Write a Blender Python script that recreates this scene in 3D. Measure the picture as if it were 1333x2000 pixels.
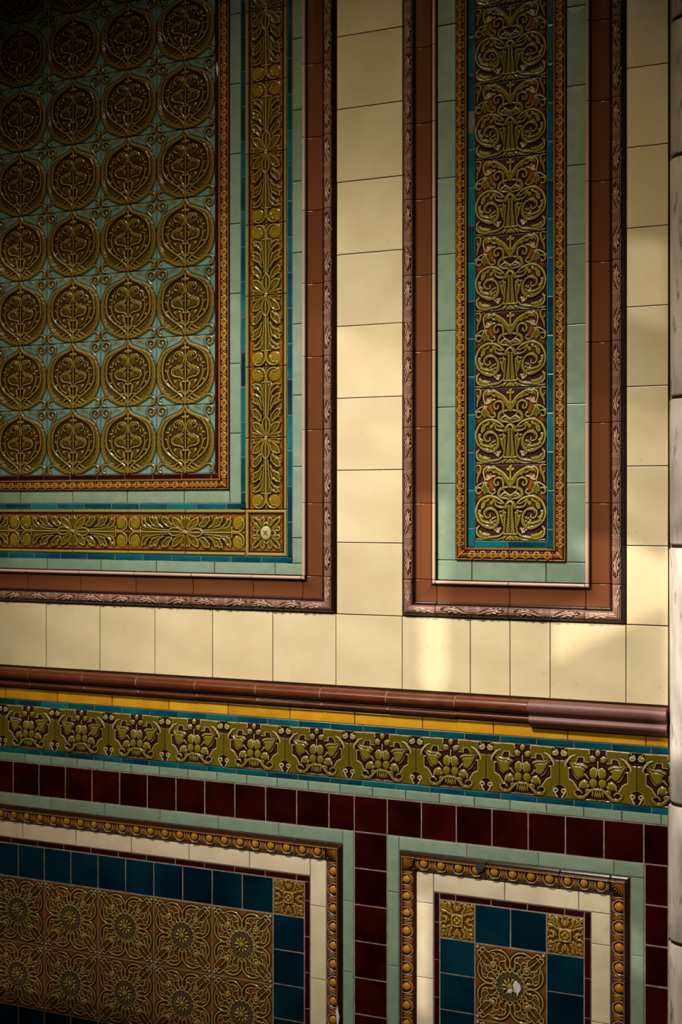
import bpy, math, random
import numpy as np
from mathutils import Vector
random.seed(7)
C = bpy.context.scene
for o in list(bpy.data.objects): bpy.data.objects.remove(o)
PI = math.pi

# ------------------------------------------------------------------ camera
# wall plane is y = 0 (metres, u along x, z up); camera stands 2.6 m off it, level, turned 25 deg to the left
F_PX, W_PX, H_PX = 2655.0, 1333.0, 2000.0
cam = bpy.data.cameras.new('camera')
cam.sensor_fit = 'AUTO'; cam.sensor_width = 36.0
cam.lens = 36.0*F_PX/H_PX
cam.shift_y = -10.0/H_PX
cam.clip_start = 0.05
cam_o = bpy.data.objects.new('camera', cam); C.collection.objects.link(cam_o)
cam_o.location = (1.225, -2.598, 1.5)
cam_o.rotation_euler = (PI/2, 0, math.radians(25.1))
C.camera = cam_o

# ------------------------------------------------------------------ light
C.view_settings.view_transform = 'Standard'
C.view_settings.look = 'None'
C.view_settings.exposure = 0.0
C.view_settings.gamma = 1.0
C.view_settings.use_curve_mapping = False
world = bpy.data.worlds.new('world'); C.world = world
world.use_nodes = True
bgn = world.node_tree.nodes['Background']
bgn.inputs[0].default_value = (1.0, 0.86, 0.66, 1)
bgn.inputs[1].default_value = 0.012

def lamp(name, kind, loc, target, energy, color, **kw):
    l = bpy.data.lights.new(name, kind); l.energy = energy; l.color = color
    for k, v in kw.items(): setattr(l, k, v)
    o = bpy.data.objects.new(name, l); C.collection.objects.link(o)
    o.location = loc
    d = Vector(target)-Vector(loc)
    o.rotation_euler = d.to_track_quat('-Z', 'Y').to_euler()
    return o
SUN_DIR = Vector((0.40, 0.80, -0.45)).normalized()
lamp('sun', 'SUN', (-1.4, -3.0, 3.2), Vector((-1.4, -3.0, 3.2))+SUN_DIR, 4.2, (1.0, 0.95, 0.89), angle=math.radians(0.45))
LAMP = (-0.35, -2.6, 4.2)
for energy, colour, size in ((645, (1.0, 0.985, 0.95), 31.2), (235, (1.0, 0.83, 0.52), 55.2)):     # added spots with no fitting: bright inner and warm wide beam for the falloff
    lo = lamp('vignette_spot', 'SPOT', LAMP, (0.04, 0, 1.33), energy, colour, spot_size=math.radians(size), spot_blend=1.0, shadow_soft_size=0.2)
    lo.scale = (1, 0.66, 1)

# ------------------------------------------------------------------ materials
def mat_new(name):
    m = bpy.data.materials.new(name); m.use_nodes = True
    return m, m.node_tree.nodes, m.node_tree.links, m.node_tree.nodes['Principled BSDF']
def rgb(c): return (c[0], c[1], c[2], 1)
def glaze(name, a, b, rough=0.16, scale=14, bump=0.0, bscale=300, jit=0.12, spec=0.5, lo=0.35, hi=0.65, detail=3.0, stretch=(1,1,1), dirt=None):
    """glazed ware: two tones of glaze thickness mottled per tile, a firing difference from tile to tile"""
    m, N, L, P = mat_new(name)
    tc = N.new('ShaderNodeTexCoord'); oi = N.new('ShaderNodeObjectInfo')
    off = N.new('ShaderNodeVectorMath'); off.operation = 'SCALE'; off.inputs[0].default_value = (37.0, 11.0, 23.0)
    L.new(oi.outputs['Random'], off.inputs['Scale'])
    add = N.new('ShaderNodeVectorMath'); add.operation = 'ADD'
    mp = N.new('ShaderNodeMapping'); mp.inputs['Scale'].default_value = stretch
    L.new(tc.outputs['Object'], mp.inputs['Vector'])
    L.new(mp.outputs[0], add.inputs[0]); L.new(off.outputs[0], add.inputs[1])
    nz = N.new('ShaderNodeTexNoise'); nz.inputs['Scale'].default_value = scale; nz.inputs['Detail'].default_value = detail
    L.new(add.outputs[0], nz.inputs['Vector'])
    mr = N.new('ShaderNodeMapRange'); mr.inputs[1].default_value = lo; mr.inputs[2].default_value = hi
    L.new(nz.outputs['Fac'], mr.inputs[0])
    mx = N.new('ShaderNodeMix'); mx.data_type = 'RGBA'
    mx.inputs[6].default_value = rgb(a); mx.inputs[7].default_value = rgb(b)
    L.new(mr.outputs[0], mx.inputs[0])
    hs = N.new('ShaderNodeHueSaturation')
    vr = N.new('ShaderNodeMapRange'); vr.inputs[3].default_value = 1-jit; vr.inputs[4].default_value = 1+jit
    L.new(oi.outputs['Random'], vr.inputs[0]); L.new(vr.outputs[0], hs.inputs['Value'])
    L.new(mx.outputs[2], hs.inputs['Color'])
    out = hs.outputs['Color']
    if dirt:
        n2 = N.new('ShaderNodeTexNoise'); n2.inputs['Scale'].default_value = dirt[1]; n2.inputs['Detail'].default_value = 6
        L.new(add.outputs[0], n2.inputs['Vector'])
        m2 = N.new('ShaderNodeMapRange'); m2.inputs[1].default_value = dirt[2]; m2.inputs[2].default_value = dirt[3]; m2.inputs[4].default_value = dirt[4]
        L.new(n2.outputs['Fac'], m2.inputs[0])
        x2 = N.new('ShaderNodeMix'); x2.data_type = 'RGBA'; x2.inputs[7].default_value = rgb(dirt[0])
        L.new(m2.outputs[0], x2.inputs[0]); L.new(out, x2.inputs[6]); out = x2.outputs[2]
    L.new(out, P.inputs['Base Color'])
    P.inputs['Roughness'].default_value = rough
    P.inputs['Specular IOR Level'].default_value = spec
    if bump:
        n3 = N.new('ShaderNodeTexNoise'); n3.inputs['Scale'].default_value = bscale; n3.inputs['Detail'].default_value = 2
        L.new(add.outputs[0], n3.inputs['Vector'])
        bp = N.new('ShaderNodeBump'); bp.inputs['Strength'].default_value = bump; bp.inputs['Distance'].default_value = 0.002
        L.new(n3.outputs['Fac'], bp.inputs['Height']); L.new(bp.outputs[0], P.inputs['Normal'])
    return m
M = {}
M['cream'] = glaze('cream_glaze', (.80,.655,.40), (.725,.575,.33), .34, 9, .10, 40, .05, dirt=((.45,.33,.18), 60, .66, .8, .5))
M['ivory'] = glaze('ivory_glaze', (.80,.66,.47), (.70,.56,.38), .3, 20, .08, 60, .05, dirt=((.3,.22,.15), 90, .68, .8, .6))
M['green'] = glaze('sage_glaze', (.235,.315,.225), (.20,.275,.195), .28, 40, .12, 45, .09)
M['teal'] = glaze('teal_glaze', (.001,.035,.075), (.004,.105,.125), .2, 9, .10, 30, .5, spec=.35, stretch=(1,1,1))
M['deep_red'] = glaze('oxblood_glaze', (.012,.0010,.0008), (.034,.0026,.0016), .12, 12, .12, 22, .35)
M['maroon'] = glaze('maroon_glaze', (.022,.0025,.002), (.038,.004,.003), .14, 12, .1, 30, .2)
M['blue'] = glaze('peacock_glaze', (.0012,.010,.024), (.002,.024,.042), .12, 9, .12, 22, .4)
M['yellow'] = glaze('yellow_glaze', (.70,.345,.016), (.57,.255,.010), .22, 18, .08, 50, .12)
M['rail'] = glaze('brown_rail_glaze', (.140,.034,.011), (.105,.024,.007), .24, 30, .06, 60, .1, spec=.3)
M['mauve'] = glaze('mauve_paint', (.185,.064,.054), (.165,.055,.046), .5, 60, .15, 150, .0)
M['stone'] = glaze('weathered_stone', (.80,.70,.64), (.47,.385,.34), .5, 9, .25, 120, .12, spec=.35, stretch=(3,3,.7), dirt=((.09,.065,.05), 26, .60, .74, .85))
M['mortar_dark'] = glaze('dark_joint', (.035,.018,.01), (.02,.01,.006), .9, 60, .3, 200, .0, spec=.1)
M['mortar_light'] = glaze('pale_grout', (.36,.28,.23), (.22,.16,.125), .9, 60, .3, 200, .0, spec=.1)
M['mortar_grey'] = glaze('grey_grout', (.22,.22,.19), (.14,.13,.11), .9, 60, .3, 200, .0, spec=.1)
M['biscuit'] = glaze('bare_biscuit', (.50,.40,.30), (.42,.33,.25), .8, 60, .4, 200, .0, spec=.2)
M['white_chip'] = glaze('white_chip', (.75,.72,.68), (.6,.56,.52), .8, 60, .4, 200, .0, spec=.2)
M['dark_chip'] = glaze('dark_chip', (.035,.04,.05), (.02,.02,.025), .8, 60, .4, 200, .0, spec=.2)
M['plaster'] = glaze('plain_plaster', (.30,.24,.17), (.26,.20,.14), .9, 6, .2, 80, .0, spec=.2)
M['floor'] = glaze('porch_floor', (.10,.06,.04), (.07,.045,.03), .5, 12, .2, 80, .0)

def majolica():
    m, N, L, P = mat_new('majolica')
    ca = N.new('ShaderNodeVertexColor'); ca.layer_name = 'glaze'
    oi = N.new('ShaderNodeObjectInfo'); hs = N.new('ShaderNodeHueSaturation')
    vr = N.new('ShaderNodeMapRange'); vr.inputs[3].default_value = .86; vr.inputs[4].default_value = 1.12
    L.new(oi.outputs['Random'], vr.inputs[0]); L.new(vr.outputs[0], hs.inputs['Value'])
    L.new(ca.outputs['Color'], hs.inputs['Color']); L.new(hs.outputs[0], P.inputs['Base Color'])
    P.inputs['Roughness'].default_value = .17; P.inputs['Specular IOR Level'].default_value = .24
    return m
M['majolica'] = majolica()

# ------------------------------------------------------------------ mesh helpers
def finish(name, verts, faces, mat, smooth=False):
    me = bpy.data.meshes.new(name); me.from_pydata(verts, [], faces); me.materials.append(mat)
    if smooth: me.polygons.foreach_set('use_smooth', [True]*len(me.polygons))
    me.update(); return me
def box_mesh(name, x0, x1, y0, y1, z0, z1, mat):
    v = [(x,y,z) for x in (x0,x1) for y in (y0,y1) for z in (z0,z1)]
    f = [(0,1,3,2),(4,6,7,5),(0,4,5,1),(2,3,7,6),(0,2,6,4),(1,5,7,3)]
    return finish(name, v, f, mat)
_tm = {}
def tile_mesh(name, w, h, mat, t=.0065, ch=.0007):
    """a pressed tile: square back, rounded glazed arris, very slightly crowned face; origin at its centre on the bed"""
    k = (name, round(w,4), round(h,4), mat.name, t)
    if k in _tm: return _tm[k]
    v, f = [], []
    def ring(dx, y):
        b = len(v); a, c = w/2-dx, h/2-dx
        v.extend([(-a,y,-c),(a,y,-c),(a,y,c),(-a,y,c)]); return b
    r = [ring(0,0), ring(0,-t+ch), ring(ch*.35,-t+ch*.3), ring(ch*1.2,-t), ring(min(w,h)*.3,-t-.00025)]
    for p, q in zip(r, r[1:]):
        for i in range(4):
            j = (i+1) % 4; f.append((p+i, p+j, q+j, q+i))
    b = r[-1]; f.append((b,b+1,b+2,b+3)); f.append((r[0]+3,r[0]+2,r[0]+1,r[0]))
    me = finish(name, v, f, mat); _tm[k] = me; return me

def link(name, me, parent=None, loc=(0,0,0), rot=(0,0,0), label=None, kind=None):
    o = bpy.data.objects.new(name, me); C.collection.objects.link(o)
    base = Vector((0,0,0))
    if parent is not None:
        o.parent = parent; base = Vector(parent.location)
    o.location = Vector(loc)-base; o.rotation_euler = rot
    if label: o['label'] = label
    if kind: o['kind'] = kind
    return o
def thing(name, label, cat, loc, group=None):
    o = bpy.data.objects.new(name, None); C.collection.objects.link(o); o.location = loc
    o.empty_display_size = .1; o['label'] = label; o['category'] = cat
    if group: o['group'] = group
    return o
def bed(parent, mat, u0, u1, z0, z1, d):
    """mortar bed behind a run of tiles, d = how far its face stands off the wall"""
    return link('mortar_bed', box_mesh('mortar_bed', u0, u1, -d, 0, z0, z1, mat), parent)
def place(parent, name, u0, u1, z0, z1, mat, gap=.0016, t=.0065, wob=.0035, dy=0.0, label=None, m2=None):
    w, h = u1-u0-gap, z1-z0-gap
    me = tile_mesh(name, w, h, mat, t)
    r = random.uniform
    return link(name, me, parent, ((u0+u1)/2, -dy-.0001+r(0,.0004), (z0+z1)/2), (r(-wob,wob), r(-.0015,.0015), r(-wob,wob)), label)
def joints(a, b, anchor, pitch, mn=.012):
    js = [a]
    k = math.ceil((a-anchor)/pitch)
    while anchor+k*pitch < b-1e-5:
        j = anchor+k*pitch
        if j-a > mn and b-j > mn: js.append(j)
        k += 1
    js.append(b); return js
def run(parent, name, mat, axis, js, c0, c1, skip=(), **kw):
    out = []
    for a, b in zip(js, js[1:]):
        if any(a-1e-4 <= s < b for s in skip): continue
        out.append(place(parent, name, a, b, c0, c1, mat, **kw) if axis == 'u' else place(parent, name, c0, c1, a, b, mat, **kw))
    return out

# ------------------------------------------------------------------ relief ware: height field pressed into a tile, glaze colour per vertex
def cat(p, n=6, closed=False):
    p = np.array(p, float)
    if len(p) < 3: return p
    q = np.vstack([p[-1], p, p[0], p[1]]) if closed else np.vstack([2*p[0]-p[1], p, 2*p[-1]-p[-2]])
    out = []
    for i in range(1, len(q)-2):
        for t in np.linspace(0, 1, n, endpoint=False):
            a, b, c, d = q[i-1], q[i], q[i+1], q[i+2]
            out.append(.5*((2*b)+(c-a)*t+(2*a-5*b+4*c-d)*t*t+(3*b-a-3*c+d)*t**3))
    if not closed: out.append(q[-2])
    return np.array(out)
def spiral(cx, cy, r0, r1, a0, turns, n=22):
    t = np.linspace(0, 1, n); a = math.radians(a0)+turns*2*PI*t; r = r0+(r1-r0)*t
    return list(zip(cx+r*np.cos(a), cy+r*np.sin(a)))
def sm(x): x = np.clip(x, 0, 1); return x*x*(3-2*x)
class Relief:
    def __init__(s, w, h, nx, ny, ground, tl=(0,0), tr=(1,0), bl=(0,1), mirror=None, k=1.0):
        s.w, s.h, s.nx, s.ny = w, h, nx, ny
        s.X, s.Z = np.meshgrid(np.linspace(0, w, nx), np.linspace(0, h, ny))
        s.H = np.zeros((ny, nx)); s.C = np.zeros((ny, nx, 3)); s.C[:] = ground
        s.tl = np.array(tl, float); A = np.array([[tr[0]-tl[0], bl[0]-tl[0]], [tr[1]-tl[1], bl[1]-tl[1]]], float)
        s.A = np.linalg.inv(A); s.mirror = mirror
        s.unit = w/math.hypot(tr[0]-tl[0], tr[1]-tl[1])*k       # drawing unit -> metre for widths
    def map(s, p):
        q = (np.array(p, float)-s.tl) @ s.A.T
        return np.stack([q[:,0]*s.w, s.h-q[:,1]*s.h], 1)
    def variants(s, q):
        out = [q]
        if s.mirror in ('x', 'xz', 'd4'): out += [np.stack([s.w-p[:,0], p[:,1]], 1) for p in list(out)]
        if s.mirror in ('xz', 'd4'): out += [np.stack([p[:,0], s.h-p[:,1]], 1) for p in list(out)]
        if s.mirror == 'd4': out += [np.stack([p[:,1]*s.w/s.h, p[:,0]*s.h/s.w], 1) for p in list(out)]
        return out
    def sub(s, lo, hi):
        i0 = max(int(lo[0]/s.w*(s.nx-1))-1, 0); i1 = min(int(hi[0]/s.w*(s.nx-1))+3, s.nx)
        j0 = max(int(lo[1]/s.h*(s.ny-1))-1, 0); j1 = min(int(hi[1]/s.h*(s.ny-1))+3, s.ny)
        return (slice(j0, max(j1, j0)), slice(i0, max(i1, i0)))
    def dist(s, q, sl):
        X, Z = s.X[sl][..., None], s.Z[sl][..., None]
        a, b = q[:-1], q[1:]; d = b-a; L2 = (d**2).sum(1)+1e-14
        t = np.clip(((X-a[:,0])*d[:,0]+(Z-a[:,1])*d[:,1])/L2, 0, 1)
        D = np.hypot(X-a[:,0]-t*d[:,0], Z-a[:,1]-t*d[:,1])
        i = D.argmin(-1); dm = np.take_along_axis(D, i[..., None], -1)[..., 0]
        tm = np.take_along_axis(t, i[..., None], -1)[..., 0]
        return dm, (i+tm)/len(a)
    def put(s, sl, hh, m, col):
        H = s.H[sl]; m = m & (hh > H); H[m] = hh[m]
        if col is not None: s.C[sl][m] = col
    def stroke(s, pts, w, h, col=None, b=0.0, smooth=True, one=False, sharp=.5):
        w = w if isinstance(w, (tuple, list)) else (w, w)
        w = tuple(x*getattr(s, 'kw', 1.0) for x in w)
        h = h if isinstance(h, (tuple, list)) else (h, h)
        q0 = s.map(cat(pts) if smooth else pts)
        for q in ([q0] if one else s.variants(q0)):
            wm = max(w)*s.unit; sl = s.sub(q.min(0)-wm, q.max(0)+wm)
            if s.H[sl].size == 0: continue
            d, t = s.dist(q, sl)
            ww = np.interp(t, np.linspace(0,1,len(w)), w)*s.unit
            hh = np.interp(t, np.linspace(0,1,len(h)), h)
            pr = np.clip(1-(d/ww)**2, 0, 1)**sharp
            s.put(sl, b+hh*pr, d < ww, col)
    def groove(s, pts, w, depth, smooth=True, col=None, one=False):
        q0 = s.map(cat(pts) if smooth else pts)
        for q in ([q0] if one else s.variants(q0)):
            wm = w*s.unit; sl = s.sub(q.min(0)-wm, q.max(0)+wm)
            if s.H[sl].size == 0: continue
            d, t = s.dist(q, sl); pr = np.clip(1-(d/wm)**2, 0, 1)
            s.H[sl] -= depth*pr
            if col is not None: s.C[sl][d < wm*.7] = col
    def poly(s, pts, h, edge, col=None, b=0.0, smooth=False, hollow=0.0, dome=False, one=False, setto=False):
        q0 = s.map(cat(pts, 5, True) if smooth else pts)
        for q in ([q0] if one else s.variants(q0)):
            sl = s.sub(q.min(0), q.max(0))
            if s.H[sl].size == 0: continue
            c = np.vstack([q, q[:1]]); d, _ = s.dist(c, sl)
            X, Z = s.X[sl], s.Z[sl]; ins = np.zeros(X.shape, bool)
            for (x1,z1),(x2,z2) in zip(c[:-1], c[1:]):
                if abs(z2-z1) < 1e-12: continue
                ins ^= ((z1 > Z) != (z2 > Z)) & (X < (x2-x1)*(Z-z1)/(z2-z1)+x1)
            e = edge*s.unit
            if dome: pr = np.sqrt(np.clip(1-(1-np.clip(d/e,0,1))**2, 0, 1))
            else: pr = sm(d/e)
            if hollow: pr = pr*(1-hollow*sm((d-e*.7)/(e*2.2)))
            if setto:
                s.H[sl][ins] = (b+h*pr)[ins]
                if col is not None: s.C[sl][ins] = col
            else: s.put(sl, b+h*pr, ins, col)
    def ell(s, cx, cy, rx, ry, h, col=None, b=0.0, ang=0, one=False, sharp=.5, ring=None):
        n = s.map([(cx,cy)])
        for i, q in enumerate([n] if one else s.variants(n)):
            a = math.radians(ang)
            if i % 2 == 1 and s.mirror in ('x','xz','d4'): a = PI-a
            RX, RY = rx*s.unit, ry*s.unit; R = max(RX, RY)
            sl = s.sub(q[0]-R, q[0]+R)
            if s.H[sl].size == 0: continue
            dx, dz = s.X[sl]-q[0,0], s.Z[sl]-q[0,1]
            p = (dx*math.cos(a)-dz*math.sin(a))/RX; r = (dx*math.sin(a)+dz*math.cos(a))/RY
            e = p*p+r*r
            s.put(sl, b+h*np.clip(1-e,0,1)**sharp, e < 1, col)
    def blur(s, A, n=1):
        for _ in range(n):
            P = np.pad(A, 1, mode='edge'); A = (P[:-2,1:-1]+2*P[1:-1,1:-1]+P[2:,1:-1])/4
            P = np.pad(A, 1, mode='edge'); A = (P[1:-1,:-2]+2*P[1:-1,1:-1]+P[1:-1,2:])/4
        return A
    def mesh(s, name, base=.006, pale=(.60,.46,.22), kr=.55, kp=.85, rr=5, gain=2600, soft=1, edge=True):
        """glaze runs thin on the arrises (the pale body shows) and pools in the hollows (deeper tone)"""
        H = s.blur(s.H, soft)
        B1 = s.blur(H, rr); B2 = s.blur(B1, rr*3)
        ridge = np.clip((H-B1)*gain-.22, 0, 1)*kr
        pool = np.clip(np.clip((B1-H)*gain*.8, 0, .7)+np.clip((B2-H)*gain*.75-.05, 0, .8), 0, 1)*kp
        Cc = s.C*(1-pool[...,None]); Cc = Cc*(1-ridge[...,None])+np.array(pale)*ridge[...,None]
        if edge:
            ed = np.minimum(np.minimum(s.X, s.w-s.X), np.minimum(s.Z, s.h-s.Z))
            H = H-.0009*np.clip(1-ed/.0010, 0, 1)**2
        nx, ny = s.nx, s.ny
        V = np.stack([s.X-s.w/2, -(base+H), s.Z-s.h/2], -1).reshape(-1, 3)
        idx = np.arange(nx*ny).reshape(ny, nx)
        fq = np.stack([idx[:-1,:-1], idx[:-1,1:], idx[1:,1:], idx[1:,:-1]], -1).reshape(-1, 4)
        per = np.concatenate([idx[0,:-1], idx[:-1,-1], idx[-1,:0:-1], idx[:0:-1,0]])
        B = V[per].copy(); B[:,1] = 0
        nb = len(V)+np.arange(len(per)); nxt = np.roll(np.arange(len(per)), -1)
        sq = np.stack([per, nb, nb[nxt], per[nxt]], -1)
        V = np.vstack([V, B]); Fq = np.vstack([fq, sq])
        me = bpy.data.meshes.new(name)
        me.vertices.add(len(V)); me.vertices.foreach_set('co', V.astype('f').ravel())
        me.loops.add(Fq.size); me.loops.foreach_set('vertex_index', Fq.astype('i').ravel())
        me.polygons.add(len(Fq)); me.polygons.foreach_set('loop_start', (np.arange(len(Fq))*4).astype('i'))
        me.update(calc_edges=True)
        sm_ = np.ones(len(Fq), bool); sm_[len(fq):] = False
        me.polygons.foreach_set('use_smooth', sm_)
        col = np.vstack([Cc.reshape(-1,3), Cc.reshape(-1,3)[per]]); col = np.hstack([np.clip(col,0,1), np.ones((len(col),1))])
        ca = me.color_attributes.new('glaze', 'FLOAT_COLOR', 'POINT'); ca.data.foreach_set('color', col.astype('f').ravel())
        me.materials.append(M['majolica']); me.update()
        return me
def relief_part(name, me, parent, u0, u1, z0, z1, rot=0, dy=0, mirror=None):
    return link(name, me, parent, ((u0+u1)/2, -dy, (z0+z1)/2), (0, rot, 0))

# glaze colours (linear)
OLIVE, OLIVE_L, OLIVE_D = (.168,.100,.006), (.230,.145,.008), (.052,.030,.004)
BROWN, RUST, ORANGE, PLUM = (.052,.026,.005), (.16,.05,.008), (.27,.095,.009), (.060,.021,.017)
TURQ, PALE, GOLD = (.150,.262,.225), (.50,.37,.16), (.30,.15,.018)
#==DESIGNS
mm = .001
# --- ogee medallion on a turquoise ground (6 in)
def d_medallion():
    R = Relief(.1512, .1512, 150, 150, TURQ, (105,100), (1270,50), (105,1478), 'x')
    out = [(687,80),(645,165),(560,230),(430,285),(300,365),(200,455),(145,590),(118,740),(120,900),(145,1060),(205,1200),(290,1305),(430,1395),(560,1435),(650,1455),(687,1462)]
    o2 = cat(out, 5); right = [(2*687-x, y-(2*687-2*x)*.043*0) for x, y in o2[::-1]]
    R.poly(list(map(tuple, o2))+[(700,1462),(700,80)], 1.1*mm, 22, (.085,.055,.007))
    inn = [(687,190),(655,235),(600,285),(480,345),(372,425),(300,520),(262,630),(250,780),(268,905),(330,1020),(430,1115),(540,1195),(630,1285),(672,1370),(687,1430)]
    i2 = cat(inn, 5)
    R.poly(list(map(tuple, i2))+[(700,1430),(700,190)], .25*mm, 14, BROWN, b=.55*mm, setto=True)
    # bold ogee cord and its outer fillet
    R.stroke([(684,85),(662,170),(605,240),(470,312),(362,390),(285,495),(242,620),(230,780),(246,915),(312,1035),(420,1135),(530,1215),(620,1295),(664,1380),(683,1450)], (16,22,22,20,14), (2.2*mm,2.7*mm,2.7*mm,2.3*mm), OLIVE, b=.4*mm)
    R.stroke([(668,110),(628,190),(540,250),(400,315),(300,372),(225,435)], (10,15,13), 2.6*mm, OLIVE_L, b=.3*mm)
    R.stroke([(650,150),(590,222),(470,280),(340,345)], 6, 1.2*mm, RUST, b=1.6*mm)
    # leaf band round the outside of the cord
    o = cat(out[3:], 12); n = 13
    for k in range(n):
        i = int((k+.3)/n*(len(o)-20)); a = np.array(o[i]); b = np.array(o[min(i+13, len(o)-1)]); c = np.array(o[min(i+22, len(o)-1)])
        cen = np.array([687, 800.]); inw = lambda p, f: p+(cen-p)*f
        R.stroke([inw(a,.02), inw(b,.085), inw(c,.135)], (8,15,7), 2.0*mm, OLIVE, b=.7*mm)
        R.stroke([inw(a,.05), inw((a+b)/2,.025), inw(b,.03)], (8,9,5), 1.9*mm, OLIVE_L, b=.9*mm)
        R.groove([inw(a,.035), inw((a+b)/2,.075), inw(b,.12)], 6, 1.3*mm, col=(.03,.018,.004))
    R.stroke([(150,600),(122,740),(124,900),(150,1060),(210,1200),(300,1308),(440,1398),(570,1440)], (6,8,7), 1.2*mm, OLIVE, b=.5*mm)
    for x0, y0, x1, y1 in [(450,1385,600,1300),(520,1420,640,1350),(390,1345,540,1250)]:
        R.stroke([(x0,y0),((x0+x1)/2-14,(y0+y1)/2+16),(x1,y1)], (13,11,6), 2.2*mm, OLIVE_L, b=.8*mm)
    # inside: low leafage behind, then stem, scrolls, sprigs
    for q in ([(480,730),(560,690),(650,760),(660,900),(560,880),(470,850)], [(510,560),(560,610),(640,610),(655,500),(620,430),(560,470)], [(340,520),(430,450),(480,420),(450,520),(400,600),(340,640)],
              [(300,760),(350,720),(400,900),(470,1040),(560,1150),(480,1110),(380,1010),(310,890)], [(430,960),(560,930),(640,1000),(600,1100),(560,1150),(470,1050)], [(600,330),(660,360),(660,430),(590,380)]):
        R.poly(q, 1.0*mm, 30, (.078,.050,.006), b=.45*mm, smooth=True, hollow=.4)
    s = dict(col=OLIVE_L, b=.7*mm)
    R.stroke([(687,340),(687,960)], (9,11,10), 1.7*mm, **s)
    R.stroke([(687,1000),(687,1450)], (9,12,20), 1.9*mm, **s)
    R.stroke([(628,990),(746,985)], 13, 2.1*mm, **s)
    for c in [(687,225,24,42,0),(645,318,38,22,20),(687,300,22,30,0)]: R.ell(*c[:4], 2.2*mm, OLIVE_L, .6*mm, c[4])
    R.stroke([(650,965),(628,925),(555,900),(470,885),(418,835),(418,765),(470,712),(550,700),(612,712)], (10,13,13,11,7), 1.9*mm, **s)
    R.stroke([(455,840),(448,790),(482,745),(540,728),(585,750),(592,790)], (6,9,7), 1.5*mm, **s)
    R.stroke([(640,665),(610,680),(560,668),(510,668)], (12,9,5), 1.5*mm, **s)
    R.stroke([(590,660),(645,600),(664,530),(655,460),(610,405),(545,392),(490,420),(462,475),(480,528),(512,535)], (7,11,13,12,9,11), 1.9*mm, **s)
    R.stroke([(510,470),(540,430),(590,440),(630,490)], (7,12,6), 1.6*mm, **s)
    R.stroke([(600,440),(570,455),(560,480)], 9, 1.5*mm, **s)
    R.stroke([(630,830),(612,800),(625,765),(655,745)], (9,10,5), 1.4*mm, **s)
    R.stroke([(535,1140),(440,1065),(372,965),(342,870),(318,800),(282,772)], (6,9,9,8), 1.6*mm, **s)
    R.stroke([(330,850),(350,770),(340,690)], 6, 1.2*mm, **s)
    for c in [(372,570,20,34,-20),(432,575,12,36,15),(345,640,28,16,10),(385,690,34,18,-10),(310,640,20,14,0)]: R.ell(*c[:4], 1.7*mm, OLIVE_L if c[0] != 385 else RUST, .5*mm, c[4])
    for c in [(485,990,30),(325,970,19),(430,1110,15)]: R.ell(c[0],c[1],c[2],c[2], 2.0*mm, OLIVE_L, .5*mm)
    R.ell(605,1065,24,58, 2.2*mm, GOLD, .5*mm, -14)
    R.stroke([(600,1130),(640,1180),(680,1270)], (9,10,9), 1.7*mm, **s)
    R.stroke([(545,1200),(600,1190),(650,1240)], (16,14,8), 1.6*mm, **s)
    # corner volutes on the ground
    g = dict(col=OLIVE, b=.1*mm)
    R.stroke([(205,395),(262,315),(296,240),(292,165),(240,128),(180,140),(146,190),(158,255),(205,280),(240,245),(225,205)], (7,11,14,17,17,14), 2.0*mm, **g)
    R.stroke([(335,1345),(275,1290),(205,1280),(152,1320),(138,1385),(165,1440),(190,1455)], (10,15,17,18,13), 2.0*mm, **g)
    R.ell(182,1385,26,20,1.6*mm,OLIVE_L,.1*mm,30)
    R.stroke([(352,215),(380,170),(430,118),(480,112),(525,140)], (5,8,12,6), 1.2*mm, OLIVE_L)
    R.stroke([(430,118),(455,150),(500,160)], (8,5), 1.1*mm, OLIVE_L)
    return R.mesh('medallion_tile', pale=(.42,.265,.075), kr=.6, rr=4, gain=2300)

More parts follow.
